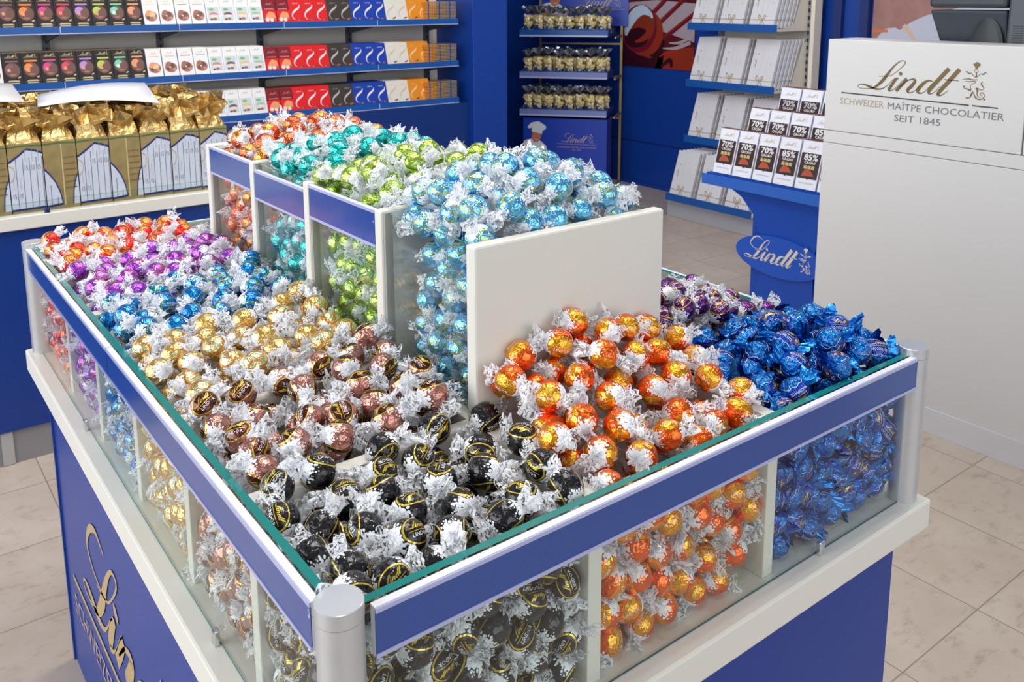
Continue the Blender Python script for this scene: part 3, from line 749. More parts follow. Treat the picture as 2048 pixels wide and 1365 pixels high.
for x in [-0.62, 0.02, 0.66, 1.29, 1.925, 2.567, 3.20]:
    m = MB(); m.box(x - 0.018, x + 0.018, 4.99, 5.02, 0.87, 2.3, STEELGREY)
    for k in range(30): m.box(x - 0.006, x + 0.006, 4.988, 4.990, 0.9 + k * 0.045, 0.925 + k * 0.045, BLACK)
    m.build('upright', sh)
for k, z in enumerate(SZ):
    m = MB(); m.box(-1.8, 3.215, SY + 0.01, 5.02, z - 0.035, z - 0.012, SHELFBLUE)
    for x in [0.66, 1.29, 1.925, 2.567, 3.20]:
        m.add([(x - 0.006, 5.0, z - 0.035), (x - 0.006, SY + 0.06, z - 0.035), (x - 0.006, SY + 0.06, z - 0.05), (x - 0.006, 5.0, z - 0.10),
               (x + 0.006, 5.0, z - 0.035), (x + 0.006, SY + 0.06, z - 0.035), (x + 0.006, SY + 0.06, z - 0.05), (x + 0.006, 5.0, z - 0.10)],
              [(0, 1, 2, 3), (7, 6, 5, 4), (2, 6, 7, 3)], STEELGREY)
    s_ = m.build('shelf', sh)
    xs = [-1.8, -0.61, 0.025, 0.662, 1.286, 1.921, 2.570, 3.215]
    for a, b in zip(xs, xs[1:]):
        m = MB(); m.box(a + 0.001, b - 0.001, SY - 0.002, SY + 0.010, z - 0.040, z, SHELFBLUE)
        m.box(a + 0.001, b - 0.001, SY - 0.004, SY - 0.002, z - 0.041, z - 0.036, RAILCLEAR); m.box(a + 0.001, a + 0.006, SY - 0.0035, SY - 0.002, z - 0.036, z, RAILCLEAR); m.build('price_rail', s_)

PWHITE = mat('pack_white', (0.80, 0.79, 0.78), 0.35); PBLACK = mat('pack_black', (0.018, 0.013, 0.014), 0.5, spec=0.25)
PRED = mat('pack_red', (0.70, 0.008, 0.012), 0.5, spec=0.25); PDRED = mat('pack_dark_red', (0.20, 0.005, 0.015), 0.5, spec=0.25)
PGREY = mat('pack_charcoal', (0.045, 0.034, 0.028), 0.5, spec=0.25); PBLUE = mat('pack_blue', (0.006, 0.045, 0.36), 0.5, spec=0.25)
PCREAM = mat('pack_cream', (0.72, 0.68, 0.60), 0.35); PORANGE = mat('pack_orange', (0.72, 0.25, 0.015), 0.5, spec=0.25)
PGOLD = mat('pack_gold_edge', (0.45, 0.32, 0.13), 0.35, 0.5); CHOC = mat('print_chocolate', (0.12, 0.025, 0.014), 0.4)
CHOC2 = mat('print_milk_chocolate', (0.34, 0.10, 0.045), 0.4); PALEGOLD = mat('print_pale_gold', (0.55, 0.44, 0.22), 0.4)
SWIRLW = mat('print_white_swirl', (0.78, 0.74, 0.74), 0.4); GREENPR = mat('print_green', (0.15, 0.45, 0.10), 0.4)
TIN = {k: mat('print_' + k, c, 0.4) for k, c in dict(plum=(0.16, 0.05, 0.06), tangerine=(0.88, 0.22, 0.01), magenta=(0.65, 0.01, 0.20), crimson=(0.70, 0.01, 0.07),
       lilac=(0.42, 0.22, 0.62), lime=(0.45, 0.55, 0.05), mint=(0.16, 0.60, 0.36), apricot=(0.80, 0.28, 0.10), sand=(0.75, 0.50, 0.22), sage=(0.35, 0.50, 0.30), sky=(0.15, 0.30, 0.65), rose=(0.6, 0.2, 0.2)).items()}
def pack(name, w, h, t, base, top=PGOLD):
    mb = MB(); mb.box(-w / 2, w / 2, 0, t, 0, h, base, skip=('t',)); mb.box(-w / 2, w / 2, 0, t, h, h + 0.0004, top, skip=('b',))
    return mb
def bar_mesh(kind):
    w, h = 0.084, 0.158
    F1 = lambda u, v: (u, -0.0005, v)
    F2 = lambda u, v: (u, -0.0009, v); F3 = lambda u, v: (u, -0.0013, v)
    kn, c = kind
    if kn == 'dark':                                  # black box, fruit picture
        h = 0.178; w = 0.088; b = pack('p', w, h, 0.014, PBLACK); t = TIN[c]
        logo(b, lambda u, v: F1((u - 0.30) * 0.115, 0.150 + v * 0.14), PALEGOLD, k=1, wmul=1.6)
        poly(b, [(-0.03, 0.128), (0.03, 0.128), (0.03, 0.137), (-0.03, 0.137)], F1, t)
        disc(b, 0.0, 0.085, 0.036, 0.040, F1, CHOC)
        disc(b, -0.012, 0.095, 0.022, 0.024, F2, t); disc(b, 0.012, 0.083, 0.020, 0.022, F3, CHOC)
        disc(b, -0.016, 0.085, 0.008, 0.009, F3, TIN['apricot'] if c != 'mint' else PWHITE)
        disc(b, 0.0, 0.060, 0.016, 0.006, F3, CHOC2)
        disc(b, 0.028, 0.045, 0.008, 0.004, F2, PALEGOLD, rot=0.5)
        poly(b, [(-0.03, 0.022), (0.03, 0.022), (0.022, 0.030), (-0.022, 0.030)], F2, PALEGOLD)
        poly(b, [(-0.026, 0.012), (0.026, 0.012), (0.026, 0.017), (-0.026, 0.017)], F2, PALEGOLD)
    elif kn == 'white':                               # white carton with pralines
        h = 0.172; b = pack('p', w, h, 0.014, PWHITE)
        logo(b, lambda u, v: F1((u - 0.30) * 0.10, 0.140 + v * 0.11), TIN['sand'], k=1, wmul=1.2, crest=False)
        poly(b, [(-0.028, 0.126), (0.028, 0.126), (0.028, 0.130), (-0.028, 0.130)], F1, TIN[c])
        disc(b, 0.0, 0.060, 0.034, 0.030, F1, CHOC2); disc(b, -0.010, 0.075, 0.020, 0.020, F2, TIN['apricot'] if c == 'sand' else CHOC2)
        disc(b, 0.010, 0.070, 0.014, 0.015, F3, TIN[c] if c in ('sand',) else CHOC); disc(b, -0.016, 0.052, 0.010, 0.010, F3, CHOC)
        disc(b, -0.004, 0.062, 0.006, 0.004, F3, PCREAM); disc(b, 0.018, 0.048, 0.010, 0.008, F3, TIN['rose'])
    elif kn == 'fruit':
        h = 0.168; b = pack('p', w, h, 0.014, PWHITE)
        logo(b, lambda u, v: F1((u - 0.30) * 0.09, 0.140 + v * 0.10), SIGNGREY, k=1, wmul=1.0, crest=False)
        poly(b, [(-0.034, 0.028), (0.034, 0.028), (0.034, 0.112), (-0.034, 0.112)], F1, mat('print_pale_sky', (0.55, 0.62, 0.66), 0.4))
        disc(b, -0.010, 0.095, 0.016, 0.008, F2, GREENPR); disc(b, 0.0, 0.066, 0.026, 0.013, F2, TIN[c])
        disc(b, 0.0, 0.056, 0.028, 0.008, F3, PCREAM); disc(b, 0.004, 0.038, 0.012, 0.008, F3, CHOC2); disc(b, -0.016, 0.036, 0.008, 0.006, F3, CHOC)
    elif kn == 'wafer':
        b = pack('p', w, h, 0.014, PRED)
        poly(b, [(-w / 2, 0.085), (w / 2, 0.085), (w / 2, h), (-w / 2, h)], F1, PDRED)
        logo(b, lambda u, v: F2((u - 0.30) * 0.10, 0.120 + v * 0.12), TIN['rose'], k=1, wmul=1.4)
        poly(b, [(-0.030, 0.092), (0.030, 0.092), (0.030, 0.097), (-0.030, 0.097)], F2, TIN['rose'])
        poly(b, [(-0.034, 0.030), (0.036, 0.030), (0.030, 0.070), (0.0, 0.080), (-0.020, 0.062)], F2, TIN['apricot'])
        disc(b, -0.020, 0.028, 0.013, 0.012, F3, PCREAM); disc(b, 0.008, 0.026, 0.012, 0.011, F3, PCREAM); disc(b, 0.028, 0.030, 0.008, 0.009, F3, CHOC2)
    else:                                             # the swirl bars
        base = {'red': PRED, 'charcoal': PGREY, 'blue': PBLUE, 'cream': PCREAM, 'orange': PORANGE}[c]
        sw = {'cream': mat('print_ivory', (0.60, 0.52, 0.36), 0.4), 'orange': mat('print_peach', (0.85, 0.55, 0.25), 0.4), 'charcoal': mat('print_silver', (0.45, 0.43, 0.42), 0.4)}.get(c, SWIRLW)
        b = pack('p', w, h, 0.014, base, top=base)
        ribbon(b, [(0.030, 0.122, 0.002), (0.026, 0.106, 0.008), (0.012, 0.094, 0.012), (-0.006, 0.082, 0.013), (-0.022, 0.066, 0.009), (-0.027, 0.046, 0.006), (-0.020, 0.030, 0.003), (-0.008, 0.024, 0.001)], F1, sw, 3)
        text(b, 'LINDOR', F1, 0.011, sw, cx=0.002, cy=0.126, width=0.036, res=1)
        disc(b, 0.014, 0.022, 0.009, 0.006, F1, CHOC2); disc(b, 0.026, 0.026, 0.007, 0.005, F1, CHOC if c != 'charcoal' else CHOC2)
    return b.mesh('bar_' + kn), h
seq = [(('dark', 'plum'), 'milk and plum'), (('dark', 'tangerine'), 'orange slice'), (('dark', 'magenta'), 'magenta fruit'), (('dark', 'crimson'), 'crimson fruit'), (('dark', 'lilac'), 'lilac berry'),
       (('dark', 'lime'), 'lime green'), (('dark', 'mint'), 'mint green'), (('dark', 'apricot'), 'apricot'),
       (('white', 'sand'), 'sand stripe'), (('white', 'sage'), 'sage stripe'), (('white', 'plum'), 'plum stripe'), (('white', 'sky'), 'blue stripe'),
       (('fruit', 'rose'), 'rose fruit'), (('fruit', 'plum'), 'plum fruit'), (('fruit', 'sand'), 'golden fruit'), (('fruit', 'sage'), 'green fruit'),
       (('wafer', 'r'), 'first'), (('wafer', 'r'), 'second')] + [(('swirl', 'red'), c) for c in ('first', 'second', 'third')] + [(('swirl', 'charcoal'), c) for c in ('first', 'second')] + \
      [(('swirl', 'blue'), c) for c in ('first', 'second', 'third')] + [(('swirl', 'cream'), c) for c in ('first', 'second')] + [(('swirl', 'orange'), c) for c in ('first', 'second')]
XL = [0.518 + 0.0893 * k for k in range(4)] + [0.885, 0.976, 1.065, 1.155, 1.246, 1.336, 1.431, 1.522, 1.603, 1.687, 1.768, 1.855, 1.940, 2.022, 2.106, 2.190, 2.270, 2.352, 2.436, 2.518, 2.598, 2.680, 2.762, 2.845, 2.925]
XL = [0.428 + 0.090 * k for k in range(11)] + [1.416, 1.504, 1.590, 1.676, 1.762, 1.850, 1.938] + [2.022 + 0.0845 * k for k in range(12)]
XL = XL[:len(seq)]
BM = {}
SHN = ('top', 'middle', 'bottom')
NICE = {'dark': 'black carton', 'white': 'white praline carton', 'fruit': 'white fruit carton', 'wafer': 'dark red wafer bar'}
def bar_words(kd, w_):
    if kd[0] == 'swirl': return '%s bar with pale swirl' % kd[1]
    if kd[0] == 'wafer': return 'dark red bar with wafer picture'
    return '%s with %s picture' % (NICE[kd[0]], w_)
same = {}
for kd, w_ in seq: same.setdefault(kd, []).append(1)
first = {}
extra = [((('white', 'rose')), 'rose chocolate curl', 0.338), ((('white', 'rose')), 'rose chocolate curl', 0.248)]
allb = [(kd, w_, x) for (kd, w_), x in zip(seq, XL)] + extra
for kd, w_, x in allb:
    if kd not in BM: BM[kd] = bar_mesh(kd)
seen = {}
for kd, w_, x in allb:
    me, h = BM[kd]
    n_ = seen.get(kd, 0); seen[kd] = n_ + 1
    ordw = ('first ', 'second ', 'third ')[n_] if len(same.get(kd, [1])) > 1 else ''
    for si, z in enumerate(SZ):
        for dd in range(5):
            o = put({'dark': 'dark_chocolate_carton', 'white': 'praline_carton', 'fruit': 'fruit_nut_carton', 'wafer': 'wafer_bar'}.get(kd[0], 'swirl_bar'), me); lean = 0.30
            o.location = (x, SY + 0.016 + dd * 0.036, z - 0.0115); o.rotation_euler = (-lean, 0, 0)
            if dd == 0:
                tag(o, '%s, front of its %scolumn, %s shelf' % (bar_words(kd, w_), ordw, SHN[si]), 'chocolate bar', '%s bars on the %s shelf' % ({'dark': 'black', 'white': 'white praline', 'fruit': 'white fruit', 'wafer': 'dark red'}.get(kd[0], kd[1]), SHN[si]))
            else:
                tag(o, '%s behind front one, %scolumn, %s shelf' % (bar_words(kd, w_), ordw or 'its ', SHN[si]), 'chocolate bar', 'bars standing behind the front %s ones, %s shelf' % (bar_words(kd, w_).split(' with')[0], SHN[si]))
# flat stacks of thin gold bars at the right end of each shelf
def flat_mesh(c):
    b = MB(); b.box(-0.043, 0.043, 0, 0.15, 0, 0.0074, c)
    b.box(-0.012, -0.004, -0.0006, 0.0, 0, 0.0074, PBLUE); b.box(0.020, 0.024, -0.0006, 0.0, 0, 0.0074, BRASS)
    return b.mesh('flat_bar')
FM = [flat_mesh(mat('gold_foil_bar', (0.62, 0.42, 0.18), 0.3, 0.6)), flat_mesh(mat('orange_foil_bar', (0.80, 0.33, 0.06), 0.3, 0.3)), flat_mesh(mat('dull_gold_bar', (0.40, 0.33, 0.24), 0.3, 0.5))]
for si, z in enumerate(SZ):
    for st, (x, fm_, nm) in enumerate(((2.99, 1, 'orange foil'), (3.077, 0, 'bright gold'), (3.164, 2, 'dull gold'))):
        for k in range(13):
            o = put('flat_bar', FM[fm_]); o.location = (x + R_.uniform(-0.002, 0.002), SY + 0.014 + R_.uniform(0, 0.002), z - 0.012 + k * 0.0102)
            pos = 'topmost of' if k == 12 else ('lowest of' if k == 0 else 'within')
            tag(o, '%s bar lying flat, %s the %s stack, %s shelf' % (nm, pos, nm, SHN[si]), 'chocolate bar', 'flat %s bars on the %s shelf' % (nm, SHN[si]))

# ---------------------------------------------------------------- counter with gold bags, left
gc = empty('display_counter', (0, 0, 0)); tag(gc, 'cream topped blue counter carrying the gold foil bags', 'counter')
m = MB(); m.box(-2.2, 0.95, 2.655, 3.42, 0.838, 0.884, CREAM); m.build('counter_top', gc, 0.003)
m = MB(); m.box(-2.19, 0.94, 2.672, 3.40, 0.125, 0.838, mat('counter_blue', (0.001, 0.032, 0.22), 0.4)); m.build('counter_body', gc)
m = MB(); m.box(-2.19, 0.94, 2.684, 3.38, 0.0, 0.125, GREYPLINTH); m.build('plinth', gc)
m = MB(); m.box(0.005, 0.042, 2.678, 2.684, 0.002, 0.124, mat('pale_plinth', (0.40, 0.38, 0.38), 0.4)); m.build('plinth_strip', gc)
m = MB(); m.box(-2.1, 0.93, 2.672, 2.677, 0.884, 0.925, GLASS, skip=('t',)); m.box(-2.1, 0.93, 2.672, 2.677, 0.9245, 0.925, GLASSEDGE, skip=('b',)); m.build('glass_lip', gc)
m = MB(); m.cyl(0.215, 2.668, 0.884, 0.900, 0.009, mat('navy_stud', (0.01, 0.02, 0.12), 0.3), 16); m.build('stud', gc)
GOLDF = mat('gold_foil_bag', (0.66, 0.46, 0.18), 0.30, 0.85)
def _gf():
    m = GOLDF; tc = nd(m, 'ShaderNodeTexCoord'); n1 = nd(m, 'ShaderNodeTexNoise', i_Scale=22.0, i_Detail=3.0, i_Distortion=1.0); lk(m, tc.outputs['Object'], n1.inputs['Vector'])
    bp = nd(m, 'ShaderNodeBump', i_Strength=0.7, i_Distance=0.012); lk(m, n1.outputs['Fac'], bp.inputs['Height']); lk(m, bp.outputs[0], P(m).inputs['Normal'])
_gf()
GOLDBODY = add_noise(mat('gold_bag_paper', (0.34, 0.255, 0.105), 0.42, 0.35), 22, 0.45)
CARTON = mat('white_carton', (0.56, 0.60, 0.70), 0.45); CARTLINE = mat('carton_gap', (0.10, 0.11, 0.16), 0.6); NAVYLINE = mat('navy_outline', (0.008, 0.02, 0.14), 0.5)
BW, BD, BH = 0.104, 0.115, 0.240
def bag_body(kind):
    b = MB(); b.box(-BW / 2, BW / 2, 0, BD, 0, BH, GOLDBODY)
    F1 = lambda u, v: ((u - 0.5) * BW, -0.0008, v * BH); F2 = lambda u, v: ((u - 0.5) * BW, -0.0013, v * BH); F3 = lambda u, v: ((u - 0.5) * BW, -0.0018, v * BH)
    def outline(pts): ribbon(b, [(x, y, 0.03) for x, y in pts], F2, NAVYLINE, 1)
    def spines(xs, ylo, yhi):
        for x in xs: ribbon(b, [(x, ylo(x), 0.016), (x + 0.01, yhi(x), 0.016)], F2, CARTLINE, 1)
    if kind == 0:
        top = [(0, 0.74), (0.3, 0.83), (0.55, 0.92), (0.8, 0.89), (1, 0.85)]
        poly(b, [(0, 0.05), (1, 0.06)] + top[::-1], F1, CARTON); outline(top); outline([(0, 0.05), (1, 0.06)])
        spines((0.2, 0.4, 0.6, 0.8, 0.97), lambda x: 0.06, lambda x: 0.80)
        ribbon(b, [(0.0, 0.70, 0.02), (0.12, 0.66, 0.02), (0.15, 0.58, 0.02), (0.10, 0.50, 0.02), (0, 0.46, 0.02)], F3, PALEGOLD, 3)
        for x in (0.1, 0.3, 0.5, 0.7, 0.88):
            yy = 0.22 if x < 0.35 else 0.62
            text(b, '15', F3, 0.10, SIGNGREY, cx=x, cy=yy, width=0.09, rot=PI / 2 * 0)
            ribbon(b, [(x, yy + 0.12, 0.012), (x, yy - 0.1 + 0.4, 0.012)], F3, mat('carton_print', (0.35, 0.38, 0.46), 0.6), 1)
    elif kind == 1:
        pts = [(0, 0.05), (0.48, 0.07), (0.42, 0.24), (0.30, 0.40), (0.14, 0.52), (0, 0.60)]
        poly(b, pts, F1, CARTON); outline(pts[1:]); outline(pts[:2]); spines((0.14, 0.32), lambda x: 0.06, lambda x: 0.50 - x)
        q_ = [(1, 0.05), (0.80, 0.05), (0.84, 0.25), (0.92, 0.42), (1, 0.50)]
        poly(b, q_, F1, CARTON); outline(q_[1:])
        ribbon(b, [(0.55, 0.05, 0.05), (0.55, 0.95, 0.03)], F1, PALEGOLD, 1)
        for k in range(6): ribbon(b, [(0.60, 0.3 + k * 0.09, 0.02), (0.95, 0.3 + k * 0.09, 0.02)], F1, mat('bag_brown_print', (0.20, 0.12, 0.04), 0.5), 1)
    else:
        pts = [(1, 0.05), (0.62, 0.05), (0.68, 0.25), (0.82, 0.42), (1, 0.52)]
        poly(b, pts, F1, CARTON); outline(pts[1:]); spines((0.84,), lambda x: 0.06, lambda x: 0.38)
        ribbon(b, [(0.3, 0.05, 0.05), (0.3, 0.95, 0.03)], F1, PALEGOLD, 1)
    ribbon(b, [(0, 0.955, 0.02), (0.5, 0.97, 0.02), (1, 0.955, 0.02)], F1, mat('bag_green_tape', (0.06, 0.14, 0.04), 0.4), 2)
    return b.mesh('bag_body')
def ruffle(seed, tall=1.0):
    rr = random.Random(seed); b = MB(); n = 14; rings = []
    prof = [(0.0, 1.0, 1.0, 0.0), (0.022, 0.90, 0.85, 0.005), (0.045, 0.78, 0.62, 0.010), (0.072 * tall, 1.0, 0.95, 0.016), (0.110 * tall, 1.15, 1.25, 0.022)]
    for dz, sx, sy, j in prof:
        ring = []
        for k in range(n):
            a = 2 * PI * (k + 0.5) / n; cx_, cy_ = math.cos(a), math.sin(a); q = 1 / max(abs(cx_), abs(cy_))
            zz = 1 + (0.35 * (1 if k % 2 else -1) if dz > 0.07 else (0.12 * (1 if k % 2 else -1) if dz > 0.05 else 0))
            ring.append((cx_ * q * BW / 2 * sx * zz + rr.uniform(-j, j), BD / 2 + cy_ * q * BD / 2 * sy * zz + rr.uniform(-j, j), BH + dz + rr.uniform(-j, j) * 0.9))
        rings.append(ring)
    b.grid(rings, GOLDF, True, smooth=False)
    return b.mesh('ruffle')
BODY = [bag_body(k) for k in range(3)]; RUF = [ruffle(k, 0.85 + 0.1 * (k % 3)) for k in range(7)]
patt = [1, 0, 1, 0, 1, 0, 0, 0]
ords = ('frame edge', 'second', 'third', 'fourth', 'fifth', 'sixth', 'seventh', 'eighth')
for r_ in range(4):
    for c_ in range(0, 8):
        x = 0.060 + 0.1075 * c_; k = patt[c_] if (r_ == 0 and c_ >= 0) else R_.choice((0, 1, 2))
        o = put('gift_bag', BODY[k]); o.location = (x, 2.700 + r_ * 0.155, 0.8845); o.rotation_euler = (0, 0, R_.uniform(-0.02, 0.02))
        if r_ == 0: tag(o, 'gold foil gift bag in front row, %s from the left edge%s' % (ords[max(0, c_)] if c_ > 0 else ('first' if c_ == 0 else 'outermost'), ', window showing white cartons' if k == 0 else ', mostly gold side'), 'gift bag', 'gold gift bags on the counter')
        else: tag(o, 'gold foil gift bag in the %s row back, ruffled top showing' % ('second', 'third', 'fourth')[r_ - 1], 'gift bag', 'gold gift bags in the %s row' % ('second', 'third', 'fourth')[r_ - 1])
        t = put('ruffled_top', RUF[R_.randrange(7)], o)
        if r_ == 0: t.scale = (1, 1, 0.985)
# two sheets of paper lying on the bags
def sheet(name, label, pts, mm):
    b = MB(); b.grid(pts, mm, False, True); o = b.build(name); s = o.modifiers.new('solid', 'SOLIDIFY'); s.thickness = 0.0012
    tag(o, label, 'sheet of paper'); return o
PAPER = mat('white_paper', (0.74, 0.75, 0.82), 0.6)
g1 = []
for i in range(9):
    t = i / 8
    g1.append([(0.235 + 0.40 * t + 0.05 * s - 0.02 * s * t, 2.79 + 0.30 * s - 0.05 * t, 1.236 + 0.018 * math.sin(PI * t) + 0.040 * s * (0.3 + 0.7 * t) - 0.012 * (1 - s) * t) for s in (0, 0.35, 0.7, 1)])
sheet('paper_sheet', 'blank white sheet lying across the gold bags, the larger sheet', g1, PAPER)
g2 = []
for i in range(9):
    t = i / 8
    g2.append([(-0.30 + 0.50 * t, 2.79 + 0.26 * s + 0.02 * t, 1.244 + 0.03 * math.sin(PI * t * 0.7) + 0.045 * s - 0.014 * t) for s in (0, 0.35, 0.7, 1)])
o = sheet('paper_sheet', 'curled printed sheet with dark lines at its left end, on the gold bags', g2, mat('printed_paper', (0.74, 0.72, 0.72), 0.6))
m = MB()
for k in range(4): m.add([(-0.05, 2.90 + k * 0.018, 1.299 + k * 0.003), (0.12, 2.90 + k * 0.018, 1.297 + k * 0.003), (0.12, 2.906 + k * 0.018, 1.2985 + k * 0.003), (-0.05, 2.906 + k * 0.018, 1.3005 + k * 0.003)], [(0, 1, 2, 3)], BLACK)
m.build('printed_lines', o)
# ---------------------------------------------------------------- bag rack in the corner
RA = math.radians(38); WX, WY = -math.sin(RA), math.cos(RA); NX, NY = -math.cos(RA), -math.sin(RA)
# local frame: +X runs along the shelves (to the viewer's right), -Y faces the shop
rk = empty('bag_rack', (5.08, 4.88, 0), math.atan2(-WY, -WX)); tag(rk, 'brass framed rack in the corner holding bags of golden chocolates', 'display rack')
FR = -0.42
m = MB()
for sx in (-0.71, 0.0): m.box(sx - 0.010, sx + 0.010, -0.012, 0.010, 0, 2.0, BRASS)
for z in (1.20, 0.92, 0.56): m.box(-0.71, 0, -0.004, 0.006, z, z + 0.014, BRASS)
for z in (1.28, 0.94, 0.62, 0.02):
    for sx in (-0.71, 0.0): m.box(sx - 0.006, sx + 0.006, FR + 0.05, 0, z - 0.01, z + 0.006, BRASS)
m.build('frame', rk)
m = MB(); m.box(-0.77, -0.055, FR + 0.03, FR + 0.30, 0.03, 0.60, mat('rack_blue', (0.010, 0.045, 0.40), 0.35)); bxp = m.build('base_box', rk)
FB = lambda u, v: (u, FR + 0.029, v); FB2 = lambda u, v: (u, FR + 0.0285, v); FB3 = lambda u, v: (u, FR + 0.028, v)
m = MB(); logo(m, lambda u, v: FB(-0.475 + u * 0.565, 0.385 + v * 0.62), ROSEPRINT, curl=True, wmul=1.0, k=2); text(m, 'SCHWEIZER MAÎTPE CHOCOLATIER', FB, 0.020, ROSEPRINT, cx=-0.31, cy=0.352, width=0.33, res=1); text(m, 'SEIT 1845', FB, 0.018, ROSEPRINT, cx=-0.31, cy=0.330, res=1)
m.build('lettering', bxp)
SKIN = mat('print_skin', (0.50, 0.16, 0.09), 0.6); SKIN2 = mat('print_skin_dark', (0.22, 0.06, 0.035), 0.6); COAT = mat('print_chef_white', (0.66, 0.70, 0.76), 0.6)
def chef(m, ox, oz, s):
    f1 = lambda u, v: FB(ox + u * s, oz + v * s); f2 = lambda u, v: FB2(ox + u * s, oz + v * s); f3 = lambda u, v: FB3(ox + u * s, oz + v * s)
    poly(m, [(0.0, 0.0), (0.0, 0.44), (0.10, 0.48), (0.20, 0.50), (0.40, 0.46), (0.54, 0.34), (0.60, 0.14), (0.64, 0.0)], f1, COAT)
    poly(m, [(0.19, 0.58), (0.19, 0.50), (0.24, 0.43), (0.30, 0.41), (0.38, 0.46), (0.43, 0.58), (0.43, 0.66), (0.20, 0.68)], f2, SKIN)
    poly(m, [(0.19, 0.66), (0.19, 0.56), (0.22, 0.60), (0.22, 0.67)], f3, SKIN2)
    ribbon(m, [(0.26, 0.60, 0.008), (0.30, 0.605, 0.010)], f3, SKIN2, 1); ribbon(m, [(0.36, 0.59, 0.008), (0.40, 0.59, 0.010)], f3, SKIN2, 1); ribbon(m, [(0.26, 0.49, 0.01), (0.31, 0.475, 0.014), (0.36, 0.485, 0.01)], f3, COAT, 2)
    poly(m, [(0.19, 0.67), (0.44, 0.62), (0.46, 0.70), (0.53, 0.74), (0.54, 0.80), (0.46, 0.86), (0.36, 0.92), (0.26, 0.90), (0.18, 0.88), (0.09, 0.78), (0.12, 0.74), (0.20, 0.76)], f3, COAT)
    disc(m, 0.12, 0.28, 0.11, 0.075, f2, SKIN, 14); ribbon(m, [(0.04, 0.46, 0.012), (0.18, 0.30, 0.012), (0.30, 0.12, 0.012)], f3, mat('print_wood', (0.45, 0.30, 0.16), 0.6), 1)
    poly(m, [(0.24, 0.13), (0.38, 0.13), (0.52, 0.10), (0.62, 0.0), (0.30, 0.0)], f3, CHOC2)
m = MB(); chef(m, -0.765, 0.24, 0.36); m.build('chef_picture', bxp)
hb = MB(); hb.box(-0.70, 0.055, -0.016, -0.010, 1.36, 1.95, MATS['rack_blue'])
h_ = hb.build('header_board', rk)
FH = lambda u, v: (u, -0.0175, v); m = MB(); logo(m, lambda u, v: FH(-0.42 + u * 0.75, 1.50 + v * 0.9), ROSEPRINT, curl=True, k=2); m.build('lettering', h_)
m = MB(); FB = lambda u, v: (u, -0.0175, v); FB2 = lambda u, v: (u, -0.018, v); FB3 = lambda u, v: (u, -0.0185, v); chef(m, -0.70, 1.36, 0.40); m.build('chef_picture', h_)
RZ = (1.337, 0.992, 0.677)
STRIPE = mat('rail_lavender', (0.16, 0.22, 0.50), 0.35)
for k, z in enumerate(RZ):
    m = MB(); m.box(-0.785, -0.05, FR, 0.0, z - 0.05, z - 0.032, mat('shelf_board_blue', (0.01, 0.04, 0.25), 0.5))
    for sx in (-0.785, -0.058): m.box(sx, sx + 0.008, FR, -0.03, z - 0.04, z + 0.01, MATS['shelf_board_blue'])
    s_ = m.build('shelf', rk)
    m = MB(); m.box(-0.793, -0.056, FR - 0.006, FR, z - 0.054, z, SHELFBLUE if k == 0 else STRIPE)
    m.box(-0.793, -0.056, FR - 0.008, FR - 0.006, z - 0.054, z - 0.040, RAILCLEAR); m.build('price_rail', s_)
    m = MB(); m.box(-0.775, -0.065, FR + 0.004, FR + 0.010, z - 0.03, z + 0.010, mat('tray_navy', (0.006, 0.016, 0.11), 0.45)); 
    for q in range(4): logo(m, lambda u, v, q=q: (-0.75 + q * 0.18 + u * 0.16, FR + 0.0032, z + 0.001 + v * 0.06), ROSEPRINT, k=1, line=False, crest=False)
    m.build('tray_lip', s_)
